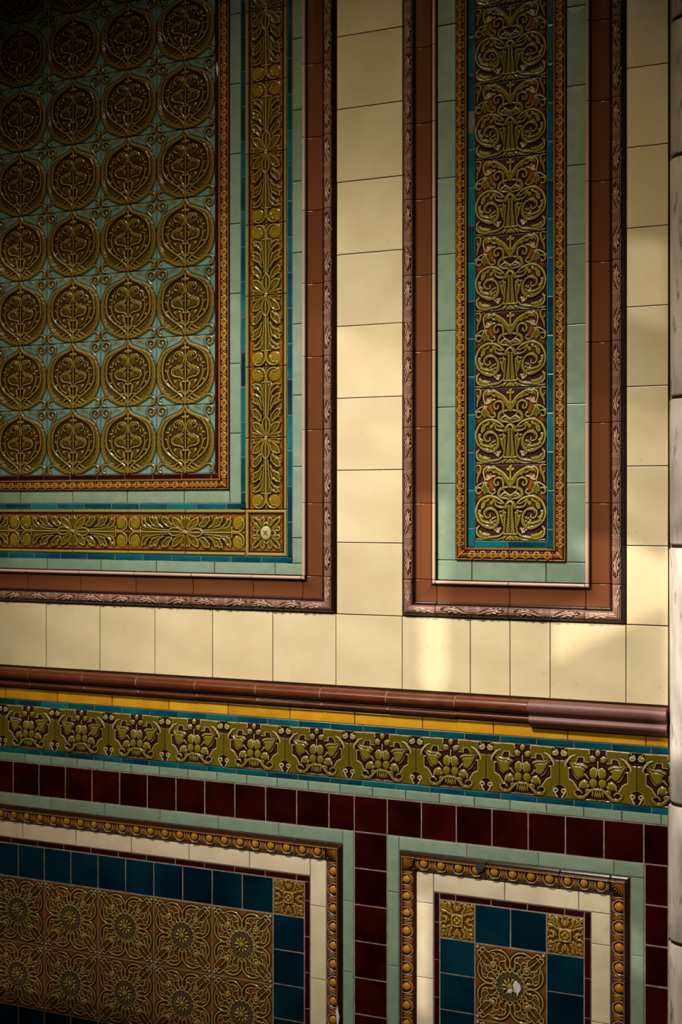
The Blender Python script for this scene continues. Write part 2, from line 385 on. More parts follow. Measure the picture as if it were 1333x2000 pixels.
# --- arabesque of scrolls, bell flowers and a corded baluster (6 in)
def d_arabesque():
    OLIVE, OLIVE_L = (.150,.112,.008), (.205,.156,.010)
    R = Relief(.1495, .1512, 160, 160, PLUM, (62,75), (1245,35), (62,1310), 'x')
    for c in [(320,330,70,90),(210,600,60,60),(190,950,80,50),(330,700,60,40),(560,270,50,60),(300,420,40,60),(170,140,50,40)]:   # rust flushes in the ground
        q = R.map([(c[0],c[1])])
        for v in R.variants(q):
            e = ((R.X-v[0,0])/(c[2]*R.unit*2.0))**2+((R.Z-v[0,1])/(c[3]*R.unit*2.0))**2
            k = np.clip(1.6-e*1.6, 0, 1)[..., None]; R.C = R.C*(1-k)+np.array((.25,.080,.013))*k
    s = dict(col=OLIVE, b=.2*mm); l = dict(col=OLIVE_L, b=.3*mm)
    cx = 650
    # main scroll
    R.stroke([(540,690),(450,622),(350,588),(250,600),(155,660),(98,760),(82,870),(112,975),(195,1055),(300,1098),(390,1078),(442,1010),(450,920),(420,838),(350,785),(275,785),(224,832),(226,900),(270,938),(318,918),(312,880)], (10,20,27,24,17,20,27,32,26,19,19,16,13,11), (2.0*mm,2.6*mm,2.6*mm,2.4*mm), **s)
    R.stroke([(535,680),(450,615),(350,578),(250,590),(150,650),(88,760),(74,870),(104,985)], 7, 1.2*mm, PALE, b=1.9*mm)
    R.poly([(150,780),(165,700),(240,640),(330,610),(300,680),(250,690),(235,760),(195,810),(170,805)], 2.6*mm, 16, OLIVE_L, hollow=.3)
    R.poly([(300,720),(310,670),(380,630),(470,640),(400,670),(340,740)], 2.4*mm, 14, OLIVE_L, hollow=.3)
    R.stroke([(120,820),(130,900),(190,985),(290,1020),(350,1010)], (6,16,20,8), 2.3*mm, **l)
    for q in ([(110,985),(150,960),(215,985),(290,1000),(350,985),(400,1005),(360,1050),(300,1098),(200,1062)], [(530,690),(470,640),(400,600),(330,590),(250,600),(170,650),(150,700),(215,672),(250,640),(300,660),(330,625),(380,660),(420,640)],
              [(230,815),(280,775),(350,775),(400,800),(380,830),(330,815),(280,830),(250,870)], [(410,850),(455,900),(465,990),(430,1060),(418,1000),(425,940)],
              [(100,1120),(130,1150),(200,1190),(270,1200),(330,1195),(300,1225),(345,1240),(230,1262),(130,1232)], [(630,430),(612,320),(560,235),(480,170),(400,130),(310,110),(255,140),(275,200),(330,175),(370,215),(420,190),(460,250),(510,240),(560,330)]):
        R.poly(q, 2.5*mm, 15, OLIVE_L, b=.35*mm, hollow=.45)
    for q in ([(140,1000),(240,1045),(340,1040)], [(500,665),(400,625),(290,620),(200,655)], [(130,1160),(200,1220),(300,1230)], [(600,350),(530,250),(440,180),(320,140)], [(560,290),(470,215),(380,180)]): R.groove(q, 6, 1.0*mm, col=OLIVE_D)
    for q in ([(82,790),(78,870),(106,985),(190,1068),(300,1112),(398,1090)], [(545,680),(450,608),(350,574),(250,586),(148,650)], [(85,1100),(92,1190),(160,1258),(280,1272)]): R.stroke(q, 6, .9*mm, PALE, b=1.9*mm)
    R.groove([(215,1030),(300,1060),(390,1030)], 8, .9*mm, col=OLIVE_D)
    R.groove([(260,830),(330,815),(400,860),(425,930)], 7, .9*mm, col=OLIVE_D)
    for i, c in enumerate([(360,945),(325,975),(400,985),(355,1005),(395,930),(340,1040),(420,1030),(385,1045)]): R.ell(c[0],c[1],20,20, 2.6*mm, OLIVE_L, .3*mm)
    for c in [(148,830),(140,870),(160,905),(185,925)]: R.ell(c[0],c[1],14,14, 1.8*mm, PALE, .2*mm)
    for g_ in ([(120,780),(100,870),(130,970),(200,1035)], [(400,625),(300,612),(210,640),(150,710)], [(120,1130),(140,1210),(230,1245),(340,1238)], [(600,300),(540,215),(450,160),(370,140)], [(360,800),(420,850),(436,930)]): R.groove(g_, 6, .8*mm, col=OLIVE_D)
    # volute beside the urn head
    R.stroke([(545,700),(470,690),(420,660),(400,700),(430,740),(500,760),(560,760)], (9,14,14,16,22), 2.1*mm, **s)
    # bottom scroll
    R.stroke([(130,1075),(95,1150),(125,1225),(220,1258),(350,1250),(465,1225),(540,1160)], (10,18,25,23,16), 2.3*mm, **s)
    R.stroke([(120,1075),(84,1150),(112,1240),(200,1272)], 7, 1.1*mm, PALE, b=1.6*mm)
    R.poly([(130,1130),(200,1180),(260,1190),(320,1210),(300,1240),(200,1235),(140,1200)], 2.4*mm, 12, OLIVE_L)
    R.stroke([(90,1292),(200,1296),(400,1296),(500,1262),(560,1220)], (10,14,9), 1.7*mm, **s)
    for c in [(395,1120),(440,1105),(465,1135),(430,1150),(480,1105),(455,1165)]: R.stroke(spiral(c[0],c[1],16,5,c[0],1,8), 6, 1.5*mm, PALE, b=.2*mm)
    # baluster with cord
    R.poly([(608,770),(cx+2,770),(cx+2,1180),(575,1180),(590,1040),(606,900)], 2.6*mm, 20, OLIVE, dome=True)
    for k in range(8):
        y = 800+k*47; R.groove([(600-k*2,y+40),(640,y),(690,y-44)], 5, .9*mm, smooth=False, one=True, col=OLIVE_D)
    R.stroke([(545,1188),(660,1188)], 14, 2.8*mm, **l)
    for x in (575,615,652): R.stroke([(652,1215),((x+652)/2-6,1250),(x,1296)], (8,15,9), 2.2*mm, **l)
    R.stroke([(600,1210),(545,1262),(520,1296)], (8,14,8), 2.0*mm, **s)
    # acanthus either side of the baluster
    R.poly([(545,800),(590,830),(582,980),(576,1080),(560,1160),(520,1210),(500,1190),(530,1130),(535,1080),(500,1010),(480,930),(470,840),(510,880),(520,830)], 2.5*mm, 20, OLIVE, hollow=.35)
    R.groove([(560,850),(545,980),(555,1100),(520,1190)], 7, .9*mm, col=OLIVE_D)
    R.stroke([(470,830),(500,830),(540,800)], 8, 1.8*mm, **l)
    # urn head
    R.poly([(560,700),(600,650),(cx+2,640),(cx+2,790),(600,770),(570,790),(540,760)], 2.5*mm, 22, OLIVE, dome=True)
    R.stroke(spiral(cx,698,44,44,0,-.5,10), 10, 1.6*mm, PALE, b=1.6*mm, one=True)
    R.ell(cx,700,26,30, -.01, None, 0); R.groove([(cx-14,702),(cx+14,702)], 26, 1.6*mm, col=OLIVE_D, one=True)
    for x in (585,615): R.stroke([(x,720),(x+6,790)], (8,5), 1.2*mm, **l)
    # mask: moustache and brow
    R.poly([(560,605),(cx+2,600),(cx+2,650),(590,640)], 2.0*mm, 16, OLIVE)
    R.stroke([(505,582),(520,545),(575,520),(625,545),(652,560)], (14,17,14,10), 2.5*mm, col=PALE, b=.3*mm)
    R.stroke([(530,590),(570,562),(620,572),(650,592)], 12, 1.4*mm, **s)
    # lyre leaves with hooked tops
    R.stroke([(600,520),(545,480),(530,430),(540,375),(520,305),(455,278),(395,310),(382,365),(410,405),(450,395),(448,360)], (9,14,22,18,17,15,10), 2.4*mm, **s)
    R.stroke([(595,612),(505,600),(462,555),(478,480),(540,440),(600,430),(640,400)], (16,28,30,20,10), 2.5*mm, **s)
    R.groove([(570,590),(500,570),(490,520),(560,470)], 7, .9*mm, col=OLIVE_D)
    # palmette
    R.stroke([(cx,160),(cx,420)], (9,12,20), 2.2*mm, **l)
    for c in [(cx,105,24,28,0),(615,140,32,24,20),(cx,142,22,22,0)]: R.ell(*c[:4], 2.3*mm, OLIVE_L, .2*mm, c[4])
    R.stroke([(640,440),(622,330),(560,225),(470,160),(360,122),(270,150),(240,195)], (10,16,21,27,28,17,8), 2.4*mm, **s)
    R.stroke([(640,420),(600,320),(530,235),(440,200),(375,195)], (8,16,22,20,8), 2.3*mm, **l)
    R.stroke([(628,300),(560,215),(470,150),(370,105),(280,130)], 7, 1.0*mm, PALE, b=1.9*mm)
    for p in [((420,130),(330,190),(290,215)),((440,215),(400,180),(380,170))]: R.groove(p, 7, .9*mm, col=OLIVE_D)
    R.stroke([(655,260),(640,300),(640,430)], (5,10,7), 1.4*mm, **l)
    # thin tendril and bell flower
    R.stroke([(400,255),(355,258),(295,310),(240,312),(208,250),(205,170),(250,112),(300,105)], (5,9,10,8), 1.7*mm, col=PALE, b=.2*mm)
    R.stroke(spiral(278,270,30,8,0,1.2,12), (9,6), 1.5*mm, PALE, b=.2*mm); R.ell(322,255,15,15,1.6*mm,OLIVE_L,.2*mm)
    R.stroke([(224,290),(224,365)], 8, 1.6*mm, **l); R.stroke([(188,372),(262,370)], 9, 1.9*mm, col=PALE, b=.3*mm)
    R.poly([(195,385),(258,385),(290,450),(298,545),(262,530),(228,562),(195,535),(162,500),(165,440)], 2.6*mm, 24, OLIVE, dome=True)
    for x in (205,245): R.groove([(224,395),(x,460),(x-4 if x<224 else x+4,535)], 6, .9*mm, col=OLIVE_D)
    R.stroke([(290,450),(305,515),(350,545),(395,525),(398,485),(368,475)], (10,13,12,8), 1.9*mm, **l)
    R.stroke([(162,460),(110,455),(80,490),(95,540),(140,545),(150,520)], (9,13,12,8), 1.9*mm, **l)
    R.stroke([(60,462),(120,405),(178,372)], (9,10,7), 1.7*mm, col=PALE, b=.2*mm)
    # edge leaf
    R.stroke([(80,95),(135,85),(160,130),(140,210),(105,290),(98,370)], (8,14,20,24,20,8), 2.1*mm, **s)
    R.stroke([(75,90),(135,78),(165,135)], 6, 1.0*mm, PALE, b=1.4*mm)
    R.stroke([(90,185),(110,220),(105,300)], (5,9,5), 1.4*mm, **l)
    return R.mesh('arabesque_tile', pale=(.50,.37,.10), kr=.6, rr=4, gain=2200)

# --- acanthus and half flower border (tile: volutes at the top, half flower at the foot)
def acanthus_leafwork(R):
    l = dict(col=OLIVE_L, b=.3*mm)
    # volutes
    R.ell(315,470,150,150, 1.3*mm, OLIVE_L, .5*mm)
    R.stroke([(515,560),(490,450),(430,355),(335,322),(255,355),(262,400),(320,392),(372,430),(385,490),(430,540)], (34,20,15,13,12,9,9), 2.3*mm, col=OLIVE_L, b=.8*mm)
    R.stroke([(515,640),(515,440)], (44,26), 2.4*mm, col=OLIVE_L, b=.6*mm); R.stroke([(515,400),(515,300)], (14,22), 1.1*mm, col=RUST, b=.3*mm)
    # dark silhouette behind, leaf body, then lobes
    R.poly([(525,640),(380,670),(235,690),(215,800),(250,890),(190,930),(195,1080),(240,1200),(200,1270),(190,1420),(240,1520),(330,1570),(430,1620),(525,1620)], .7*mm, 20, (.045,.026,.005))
    R.poly([(515,640),(420,660),(380,700),(390,900),(400,1100),(430,1300),(420,1560),(525,1600),(525,640)], 1.5*mm, 60, OLIVE, b=.1*mm)
    for q in ([(380,690),(270,655),(150,690),(220,760),(190,800),(300,850),(370,930),(440,1100),(450,800)],
              [(385,940),(345,965),(270,905),(155,885),(165,960),(150,1010),(190,1050),(160,1090),(205,1150),(330,1210),(400,1330),(455,1330),(420,1100)],
              [(350,1330),(265,1245),(155,1265),(160,1340),(150,1400),(190,1430),(165,1470),(260,1500),(350,1600),(420,1570),(420,1420)]):
        R.poly(q, 2.7*mm, 26, OLIVE, b=.2*mm, hollow=.62)
    for q in ([(240,715),(360,800),(430,1000),(455,1300)], [(250,960),(350,1070),(420,1250),(445,1380)], [(240,1300),(340,1400),(400,1560)]):
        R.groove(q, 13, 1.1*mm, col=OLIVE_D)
    for q in ([(200,770),(320,830),(390,950)], [(170,1090),(300,1150),(390,1280)], [(180,1455),(290,1480),(360,1570)]): R.stroke(q, (6,9,5), 1.0*mm, OLIVE_L, b=1.0*mm)
    R.stroke([(395,700),(420,900),(450,1150),(470,1420)], (9,13,10), 1.6*mm, OLIVE, b=1.0*mm)
    R.stroke([(520,700),(520,1440)], (11,15,13), 2.0*mm, OLIVE_L, b=1.2*mm)
    R.poly([(380,690),(400,640),(515,625),(525,625),(525,720),(505,725),(470,680)], 2.9*mm, 20, OLIVE_L, b=.3*mm)
def acanthus_petals(R):
    R.poly([(150,1800),(260,1800),(400,1860),(480,1925),(400,1960),(250,1960),(150,1925),(200,1870)], 2.3*mm, 22, OLIVE, b=.3*mm, hollow=.55)
    R.poly([(180,1580),(300,1568),(390,1630),(440,1760),(480,1920),(330,1850),(230,1760),(185,1660)], 2.9*mm, 20, OLIVE, b=.4*mm, smooth=True, hollow=.6)
    R.poly([(520,1420),(590,1490),(630,1590),(620,1730),(570,1860),(520,1950),(470,1860),(420,1730),(410,1590),(450,1490)], 3.4*mm, 20, OLIVE, b=.6*mm, smooth=True, hollow=.6, one=True)
    R.stroke([(520,1460),(520,1900)], (6,20,10), 1.0*mm, OLIVE_L, b=2.4*mm, one=True)
    R.ell(520,1940,52,52, 4.0*mm, PALE, .6*mm, one=True)
def acanthus_border(R, w, ends=False):
    d = np.minimum(R.X, R.w-R.X)
    if ends: d = np.minimum(d, np.minimum(R.Z, R.h-R.Z))
    m = d < w; R.H[m] = np.maximum(R.H[m], 2.4*mm*sm(d[m]/.001)*(1-sm((d[m]-w*.72)/(w*.28)))); R.C[m] = (.26,.185,.025)
    m2 = (d >= w) & (d < w*1.55); R.C[m2] = (.075,.02,.006); R.H[m2] = np.minimum(R.H[m2], .1*mm)
def d_acanthus():
    R = Relief(.1015, .1538, 110, 166, ORANGE, (25,300), (1000,300), (25,1940), 'x')
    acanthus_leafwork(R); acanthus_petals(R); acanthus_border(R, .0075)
    return R.mesh('acanthus_tile', pale=(.52,.38,.12), kr=.6, rr=4, gain=2200)
def d_rosette():
    R = Relief(.1015, .1005, 110, 110, ORANGE, (60,1130), (735,1130), (60,1890), 'd4')
    c = (397,1510)
    R.poly([(165,1232),(240,1240),(275,1280),(300,1330),(390,1500),(190,1400),(170,1300)], 2.4*mm, 22, OLIVE, hollow=.6)
    R.poly([(300,1255),(350,1232),(385,1270),(380,1330),(392,1500),(330,1400),(290,1320)], 2.2*mm, 16, OLIVE, hollow=.6)
    R.groove([(200,1270),(380,1490)], 10, .9*mm, col=OLIVE_D)
    R.ell(397,1375,38,40, 2.2*mm, OLIVE_D); R.stroke([(362,1375),(397,1335),(432,1375)], 8, 1.6*mm, PALE, b=.6*mm)
    R.ell(397,1510,105,122, .9*mm, (.04,.025,.01), .8*mm, one=True, sharp=.2)
    R.ell(397,1510,88,102, 3.8*mm, (.42,.38,.18), 1.0*mm, one=True, sharp=.4)
    R.poly([(360,1465),(397,1478),(436,1465),(426,1510),(436,1560),(397,1545),(360,1560),(370,1510)], .3*mm, 8, ORANGE, b=4.6*mm, one=True)
    acanthus_border(R, .0075, True)
    return R.mesh('rosette_tile', pale=(.58,.47,.22), kr=.6, rr=4, gain=2200)

# --- pomegranate frieze tile (6 x 4 in)
def d_pomegranate():
    k = 75/1095.
    R = Relief(.1504, .1000, 156, 106, OLIVE, (120,140), (1215,215), (120,905), 'x')
    R.H[:] = 1.6*mm; R.C[:] = (.122,.088,.006)
    RED, cx = (.06,.016,.010), 667
    y = lambda X, Y: (X, Y+0*k)
    R.poly([(690,178),(540,170),(540,250),(535,362),(475,360),(475,288),(385,285),(355,365),(250,330),(215,400),(245,455),(245,610),(320,660),(375,760),(335,800),(330,860),(400,905),(540,918),(690,930)], .1*mm, 10, RED, setto=True)
    R.stroke([(545,172),(545,245)], 7, 1.0*mm, PALE, b=.9*mm, smooth=False)
    R.stroke([(470,290),(470,358),(540,362)], 7, 1.0*mm, PALE, b=.9*mm, smooth=False)
    R.stroke([(352,365),(385,287),(470,290)], 7, 1.0*mm, PALE, b=.9*mm, smooth=False)
    R.stroke([(290,448),(246,455),(246,608),(318,655),(372,750)], 7, 1.1*mm, PALE, b=.9*mm, smooth=False)
    R.stroke([(220,158),(545,172)], 7, .8*mm, PALE, b=1.2*mm, smooth=False)
    # pomegranate
    R.poly([(248,332),(350,372),(470,388),(522,425),(522,465),(480,500),(470,575),(400,625),(345,600),(300,500),(262,400)], 4.2*mm, 60, (.178,.130,.008), smooth=True, dome=True)
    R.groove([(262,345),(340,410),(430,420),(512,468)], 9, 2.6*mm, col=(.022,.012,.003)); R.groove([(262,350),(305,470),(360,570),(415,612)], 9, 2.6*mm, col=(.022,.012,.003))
    R.stroke([(480,540),(540,615)], (10,4), 1.4*mm, PALE); R.stroke([(495,535),(450,580)], (4,8), 1.4*mm, PALE)
    R.stroke([(348,258),(285,280),(240,335),(205,390),(198,436)], (5,15,18,15,5), 2.4*mm, PALE, b=1.0*mm)
    # trefoil on a stalk
    R.ell(cx,232,36,50, 3.4*mm, (.178,.130,.008)); R.ell(588,325,48,42, 3.2*mm, (.178,.130,.008), 0, 20); R.stroke([(545,285),(590,275),(630,300)], 6, 1.3*mm, PALE, b=1.4*mm)
    R.stroke([(640,210),(cx,182),(700,212)], 6, 1.2*mm, PALE, b=1.2*mm, one=True)
    R.stroke([(cx,360),(cx,480)], (8,10), 2.6*mm, PALE)
    # melon cluster
    R.ell(604,528,60,74, 3.6*mm, (.178,.130,.008)); R.ell(602,672,60,72, 3.6*mm, (.178,.130,.008)); R.ell(468,690,70,64, 3.3*mm, (.178,.130,.008), 0, -15)
    R.stroke([(560,480),(600,448),(645,470),(655,530),(635,590)], 8, 1.8*mm, PALE, b=1.2*mm)
    R.stroke([(405,750),(410,690),(460,645),(515,650)], 7, 1.6*mm, PALE, b=1.0*mm); R.stroke([(520,740),(520,690),(545,720)], 6, 1.3*mm, PALE, b=1.2*mm)
    # tablet and leaf garland
    R.poly([(482,755),(690,768),(690,830),(482,820)], 1.6*mm, 10, OLIVE)
    R.poly([(540,895),(690,905),(690,945),(560,930)], .5*mm, 6, (.20,.05,.008))
    R.stroke([(325,795),(345,850),(400,890),(470,880),(550,800),(610,765),(cx,770)], (9,24,30,26,22,24), 3.4*mm, (.178,.130,.008))
    R.stroke([(340,800),(375,775),(420,790),(440,825)], (9,14,8), 2.4*mm, (.178,.130,.008))
    for p in [(600,790,590,870),(640,790,625,880),(cx,800,650,890)]: R.stroke([p[:2], p[2:]], (10,16,6), 3.4*mm, (.178,.130,.008))
    R.groove([(360,860),(420,890),(500,865)], 6, 1.0*mm, col=OLIVE_D); R.ell(cx,800,18,22,.1*mm,OLIVE_D,3.2*mm,one=True)
    # corner curls
    R.poly([(100,150),(215,150),(240,230),(235,300),(190,340),(100,342)], .2*mm, 8, (.05,.018,.012), setto=True)
    R.stroke(spiral(188,235,46,12,-120,-1.15,16), (14,13,10), 2.6*mm, PALE, b=.4*mm); R.ell(188,240,24,26,2.4*mm,(.178,.130,.008),.4*mm)
    R.stroke([(195,185),(200,150)], (12,16), 2.4*mm, (.178,.130,.008))
    R.ell(118,820,118,118, .001*mm, None); 
    q = R.map([(118,815)])
    for v in R.variants(q):
        d = np.hypot(R.X-v[0,0], R.Z-v[0,1])/R.unit; m = (d < 108) ; R.H[m] = .25*mm; R.C[m] = (.05,.018,.012)
        m = (d >= 100) & (d < 116); R.H[m] = 2.0*mm; R.C[m] = (.178,.130,.008)
    R.stroke([(150,905),(180,850),(200,800),(185,770),(155,778),(150,810),(175,822)], (15,14,12,9), 2.6*mm, PALE, b=.4*mm)
    ed = np.minimum(R.Z, R.h-R.Z); m = ed < .002; R.H[m] = np.minimum(R.H[m], 1.7*mm)
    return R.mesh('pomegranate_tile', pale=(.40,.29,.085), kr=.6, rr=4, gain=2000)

# --- strapwork tile with a daisy (6 in)
def d_strapwork():
    R = Relief(.1508, .1512, 170, 170, (.175,.064,.011), (0,0), (1000,0), (0,1000), 'd4')
    G, GD = (.25,.15,.014), (.10,.06,.01); R.kw = .72
    rad = np.hypot(R.X-R.w/2, R.Z-R.h/2)/R.unit
    m = rad < 235; R.C[m] = (.02,.012,.006); R.H[m] = -.3*mm
    for c in [(190,330,60),(330,190,60)]:
        pass
    # outer interlaced straps
    R.stroke([(190,95),(250,60),(330,42),(410,60),(470,115),(498,180),(495,240),(470,285)], (9,15,19,19,17,15), 2.6*mm, G)
    R.stroke([(470,285),(432,268),(438,225),(425,185),(385,182),(352,205)], (14,13,12,9), 2.2*mm, G)
    R.stroke([(352,205),(345,250),(365,290),(352,330),(372,370)], (10,12,11,8), 1.9*mm, G)
    R.stroke([(300,110),(345,95),(385,120),(395,160)], (7,10,7), 1.6*mm, G)
    R.stroke([(270,165),(320,160),(345,190)], (5,9,6), 1.4*mm, PALE)
    R.stroke([(380,100),(420,120),(440,165),(420,170)], (6,10,6), 1.5*mm, PALE)
    R.stroke([(230,90),(270,85),(300,110)], (5,8,5), 1.4*mm, PALE)
    # corner volutes, stud, cornucopia, bud, sprays
    R.stroke([(205,92),(170,75),(130,38),(92,45),(80,85),(112,102),(132,78)], (11,12,12,11,8), 2.2*mm, (.30,.22,.09))
    R.ell(38,38,26,26, 2.6*mm, (.30,.20,.06)); R.stroke(spiral(38,38,42,42,0,.25,8), 6, 1.3*mm, PALE)
    R.stroke([(120,120),(165,165),(215,215)], (8,22,30), 2.2*mm, GD); R.ell(170,170,12,12,1.0*mm,PALE,1.6*mm)
    R.ell(252,252,52,40, 3.0*mm, G, .2*mm, 45); R.ell(268,268,20,16, 1.0*mm, (.42,.28,.05), 2.6*mm)
    R.stroke([(225,285),(255,315),(300,305),(318,262),(290,228)], (8,10,8), 1.6*mm, PALE, b=.6*mm)
    for a in (-34,-17,0,17,34):
        t = math.radians(45+a); R.stroke([(500-190*math.cos(t),500-190*math.sin(t)),(500-245*math.cos(t+.03),500-245*math.sin(t+.03)),(500-292*math.cos(t-.05*a/17),500-292*math.sin(t-.05*a/17))], (5,11,6), 1.9*mm, G, b=-.1*mm)
    R.stroke([(118,225),(150,260),(200,265),(210,300)], (6,11,6), 1.5*mm, PALE); R.stroke([(75,190),(110,215),(135,300)], (5,9,5), 1.3*mm, G)
    # daisy
    n = 18
    for k in range(n):
        a = 2*PI*k/n; ca, sa = math.cos(a), math.sin(a); P = lambda r, da: (500+r*math.cos(a+da), 500+r*math.sin(a+da))
        R.poly([P(95,-.10),P(150,-.155),P(192,-.15),P(212,0),P(192,.15),P(150,.155),P(95,.10)], 2.6*mm, 10, (.045,.028,.008), hollow=.7, one=True)
        am = a+PI/n; R.stroke([(500+118*math.cos(am),500+118*math.sin(am)),(500+200*math.cos(am),500+200*math.sin(am))], 7, 1.6*mm, PALE, smooth=False, one=True)
        R.stroke([P(196,-.13),P(212,0),P(196,.13)], 7, .5*mm, PALE, b=2.2*mm, one=True)
    for k in range(10):
        a = 2*PI*k/10+.1; P = lambda r, da: (500+r*math.cos(a+da), 500+r*math.sin(a+da))
        R.poly([P(40,-.2),P(80,-.28),P(112,-.16),P(116,0),P(112,.16),P(80,.28),P(40,.2)], 2.2*mm, 14, G, b=1.6*mm, hollow=.5, one=True)
    R.ell(500,500,56,56, .2*mm, GD, 2.6*mm, one=True, sharp=.1)
    R.ell(500,500,44,44, 4.0*mm, (.27,.17,.02), 1.6*mm, one=True)
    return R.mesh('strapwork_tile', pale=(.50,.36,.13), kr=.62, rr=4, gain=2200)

# --- 3 in corner tile: quatrefoil and leaves
def d_leaf_corner():
    A = (.37,.205,.018); AD = (.15,.062,.010)
    R = Relief(.0745, .0752, 90, 90, AD, (0,0), (1000,0), (0,1000), 'd4')
    for q in ([(20,20),(90,15),(130,60),(200,20),(220,110),(330,330),(110,220),(20,200),(60,130),(15,90)], [(210,15),(300,30),(345,90),(330,160),(390,300),(330,330),(240,180)]):
        R.poly(q, 2.6*mm, 34, A, hollow=.35)
    for g in ([(40,40),(330,330)], [(130,60),(250,200)], [(260,50),(340,260)]): R.groove(g, 14, 1.0*mm, col=AD)
    R.stroke([(330,40),(400,30),(440,110),(430,180)], (10,22,14), 1.8*mm, A)
    R.ell(500,190,44,100, 2.6*mm, A); R.ell(500,215,20,52, .1*mm, AD, 2.4*mm); R.stroke([(400,120),(440,200),(500,270)], 13, 1.7*mm, (.36,.22,.04))
    R.poly([(318,318),(682,318),(682,682),(318,682)], 1.9*mm, 30, A, b=.8*mm, one=True)
    R.ell(500,500,165,165, .05*mm, A, 2.8*mm, one=True, sharp=.1)
    d = np.hypot(R.X-R.w/2, R.Z-R.h/2)/R.unit
    m = d < 140; R.H[m] = 1.0*mm; R.C[m] = AD
    R.stroke(spiral(500,500,155,155,0,1,40), 20, 1.2*mm, (.36,.22,.04), b=2.4*mm, one=True)
    for a in range(4):
        t = a*PI/2; R.ell(500+72*math.cos(t),500+72*math.sin(t),50,50, 2.0*mm, A, 1.0*mm, one=True)
    for a in range(4):
        t = a*PI/2+PI/4; R.ell(500+92*math.cos(t),500+92*math.sin(t),22,22, 1.2*mm, A, 1.0*mm, one=True)
    m = d < 26; R.H[m] = 1.0*mm; R.C[m] = AD
    return R.mesh('leaf_corner_tile', pale=(.52,.35,.10), kr=.5, rr=3, gain=1900)

# --- framing mouldings: x runs along, z from the outer edge inwards
PINK, CHOC, COVE = (.47,.26,.19), (.022,.008,.007), (.158,.051,.019)
def frame_profile(d):
    """reeded ribbon astragal, hollow cove, bead at the inner edge"""
    H = np.zeros_like(d); C3 = np.zeros(d.shape+(3,)); C3[:] = COVE
    m = d < .0075; H = np.where(m, .004+.008*sm(d/.0075), H); C3[m] = CHOC
    e = (d-.0155)/.0085; m = (d >= .0075) & (d < .024)
    reed = np.abs(np.cos((d-.0075)/.0165*PI*5))
    H = np.where(m, .009+.006*np.sqrt(np.clip(1-e*e,0,1))+.0013*reed, H)
    C3[m] = np.array((.085,.026,.016))*(1-sm((reed[m]-.55)/.35))[:,None]+np.array(PINK)*sm((reed[m]-.55)/.35)[:,None]
    m = (d >= .024) & (d < .029); H = np.where(m, .0105-.0055*sm((d-.024)/.005), H); C3[m] = CHOC
    m = (d >= .029) & (d < .0665); t = (d-.029)/.0375; H = np.where(m, .005-.0025*np.sin(np.clip(t,0,1)*PI)+.0015*t, H)
    k = np.minimum(sm((d-.028)/.006), sm((.0685-d)/.006))[m]; C3[m] = np.array(CHOC)*(1-k)[:,None]+np.array(COVE)*k[:,None]
    m = (d >= .0665) & (d < .0695); H = np.where(m, .0065+.004*sm((d-.0665)/.003), H); C3[m] = CHOC
    e = (d-.0733)/.0042; m = d >= .0692; H = np.where(m, .0085+.0045*np.sqrt(np.clip(1-e*e,0,1)), H)
    k = sm((1.0-np.abs(e))/.35)[m]; C3[m] = np.array((.10,.035,.025))*(1-k)[:,None]+np.array((.60,.37,.27))*k[:,None]
    return H, C3
def ribbon_leaf(R, x0, sgn):
    """acanthus sprig wound across the reeds; drawing units are tenths of a millimetre, x along, y from the outer edge"""
    T = lambda q: [(x0+sgn*x, y) for x, y in q]
    L, D = (.52,.31,.225), (.060,.020,.014)
    pts = T([(-210,86),(-120,78),(-30,96),(10,76),(70,82),(100,104),(150,84),(205,96),(225,122),(290,128),(345,168),(255,172),(310,214),(215,204),(190,236),(120,212),(70,240),(20,212),(-70,180),(-140,128),(-210,86)])
    R.groove(pts, 15, .0022, smooth=False, col=D)
    R.poly(T([(-210,86),(-120,78),(-30,96),(10,76),(70,82),(100,104),(150,84),(205,96),(225,122),(290,128),(345,168),(255,172),(310,214),(215,204),(190,236),(120,212),(70,240),(20,212),(-70,180),(-140,128)]), .0050, 22, L, b=.0118)
    for q in ([(-150,100),(0,120),(60,96)], [(-110,112),(40,136),(140,104)], [(-90,124),(80,156),(215,134)], [(-80,140),(80,178),(240,178)], [(-60,158),(60,198),(190,212)]):
        R.groove(T(q), 9, .0019, col=D)
    R.stroke(T([(-190,96),(-40,138),(120,180),(235,190)]), 9, .0016, (.52,.32,.23), b=.0160)
    for k in (205,245): R.stroke(T([(-k,82),(-k+30,160),(-k+20,238)]), 9, .0030, (.33,.17,.12), b=.0130)

def d_frame(length, leaves=True):
    W = .0772
    R = Relief(length, W, 150 if length > .1 else 84, 118, COVE, (0,W*1e4), (length*1e4,W*1e4), (0,0))
    R.H, R.C = frame_profile(R.Z)
    if leaves:
        n = length*1e4
        ribbon_leaf(R, n*.30, -1); ribbon_leaf(R, n*.72, 1)
    return R.mesh('frame_moulding', base=.004, pale=(.60,.38,.28), kr=.35, kp=.7, rr=3, gain=900, soft=1, edge=True)
def d_frame_corner():
    W = .0785
    R = Relief(W, W, 120, 120, COVE, (0,W*1e4), (W*1e4,W*1e4), (0,0))
    R.H, R.C = frame_profile(np.minimum(R.X, R.Z)*.0772/W)
    R.H -= 0; ribbon_leaf(R, 560, -1)
    S = Relief(W, W, 120, 120, COVE, (0,W*1e4), (W*1e4,W*1e4), (0,0)); S.H, S.C = frame_profile(np.minimum(S.X, S.Z)*.0772/W); ribbon_leaf(S, 560, -1)
    m = S.H.T > R.H; R.H[m] = S.H.T[m]; R.C[m] = S.C.transpose(1,0,2)[m]
    return R.mesh('frame_corner_block', base=.004, pale=(.60,.38,.28), kr=.35, kp=.7, rr=3, gain=900, edge=True)

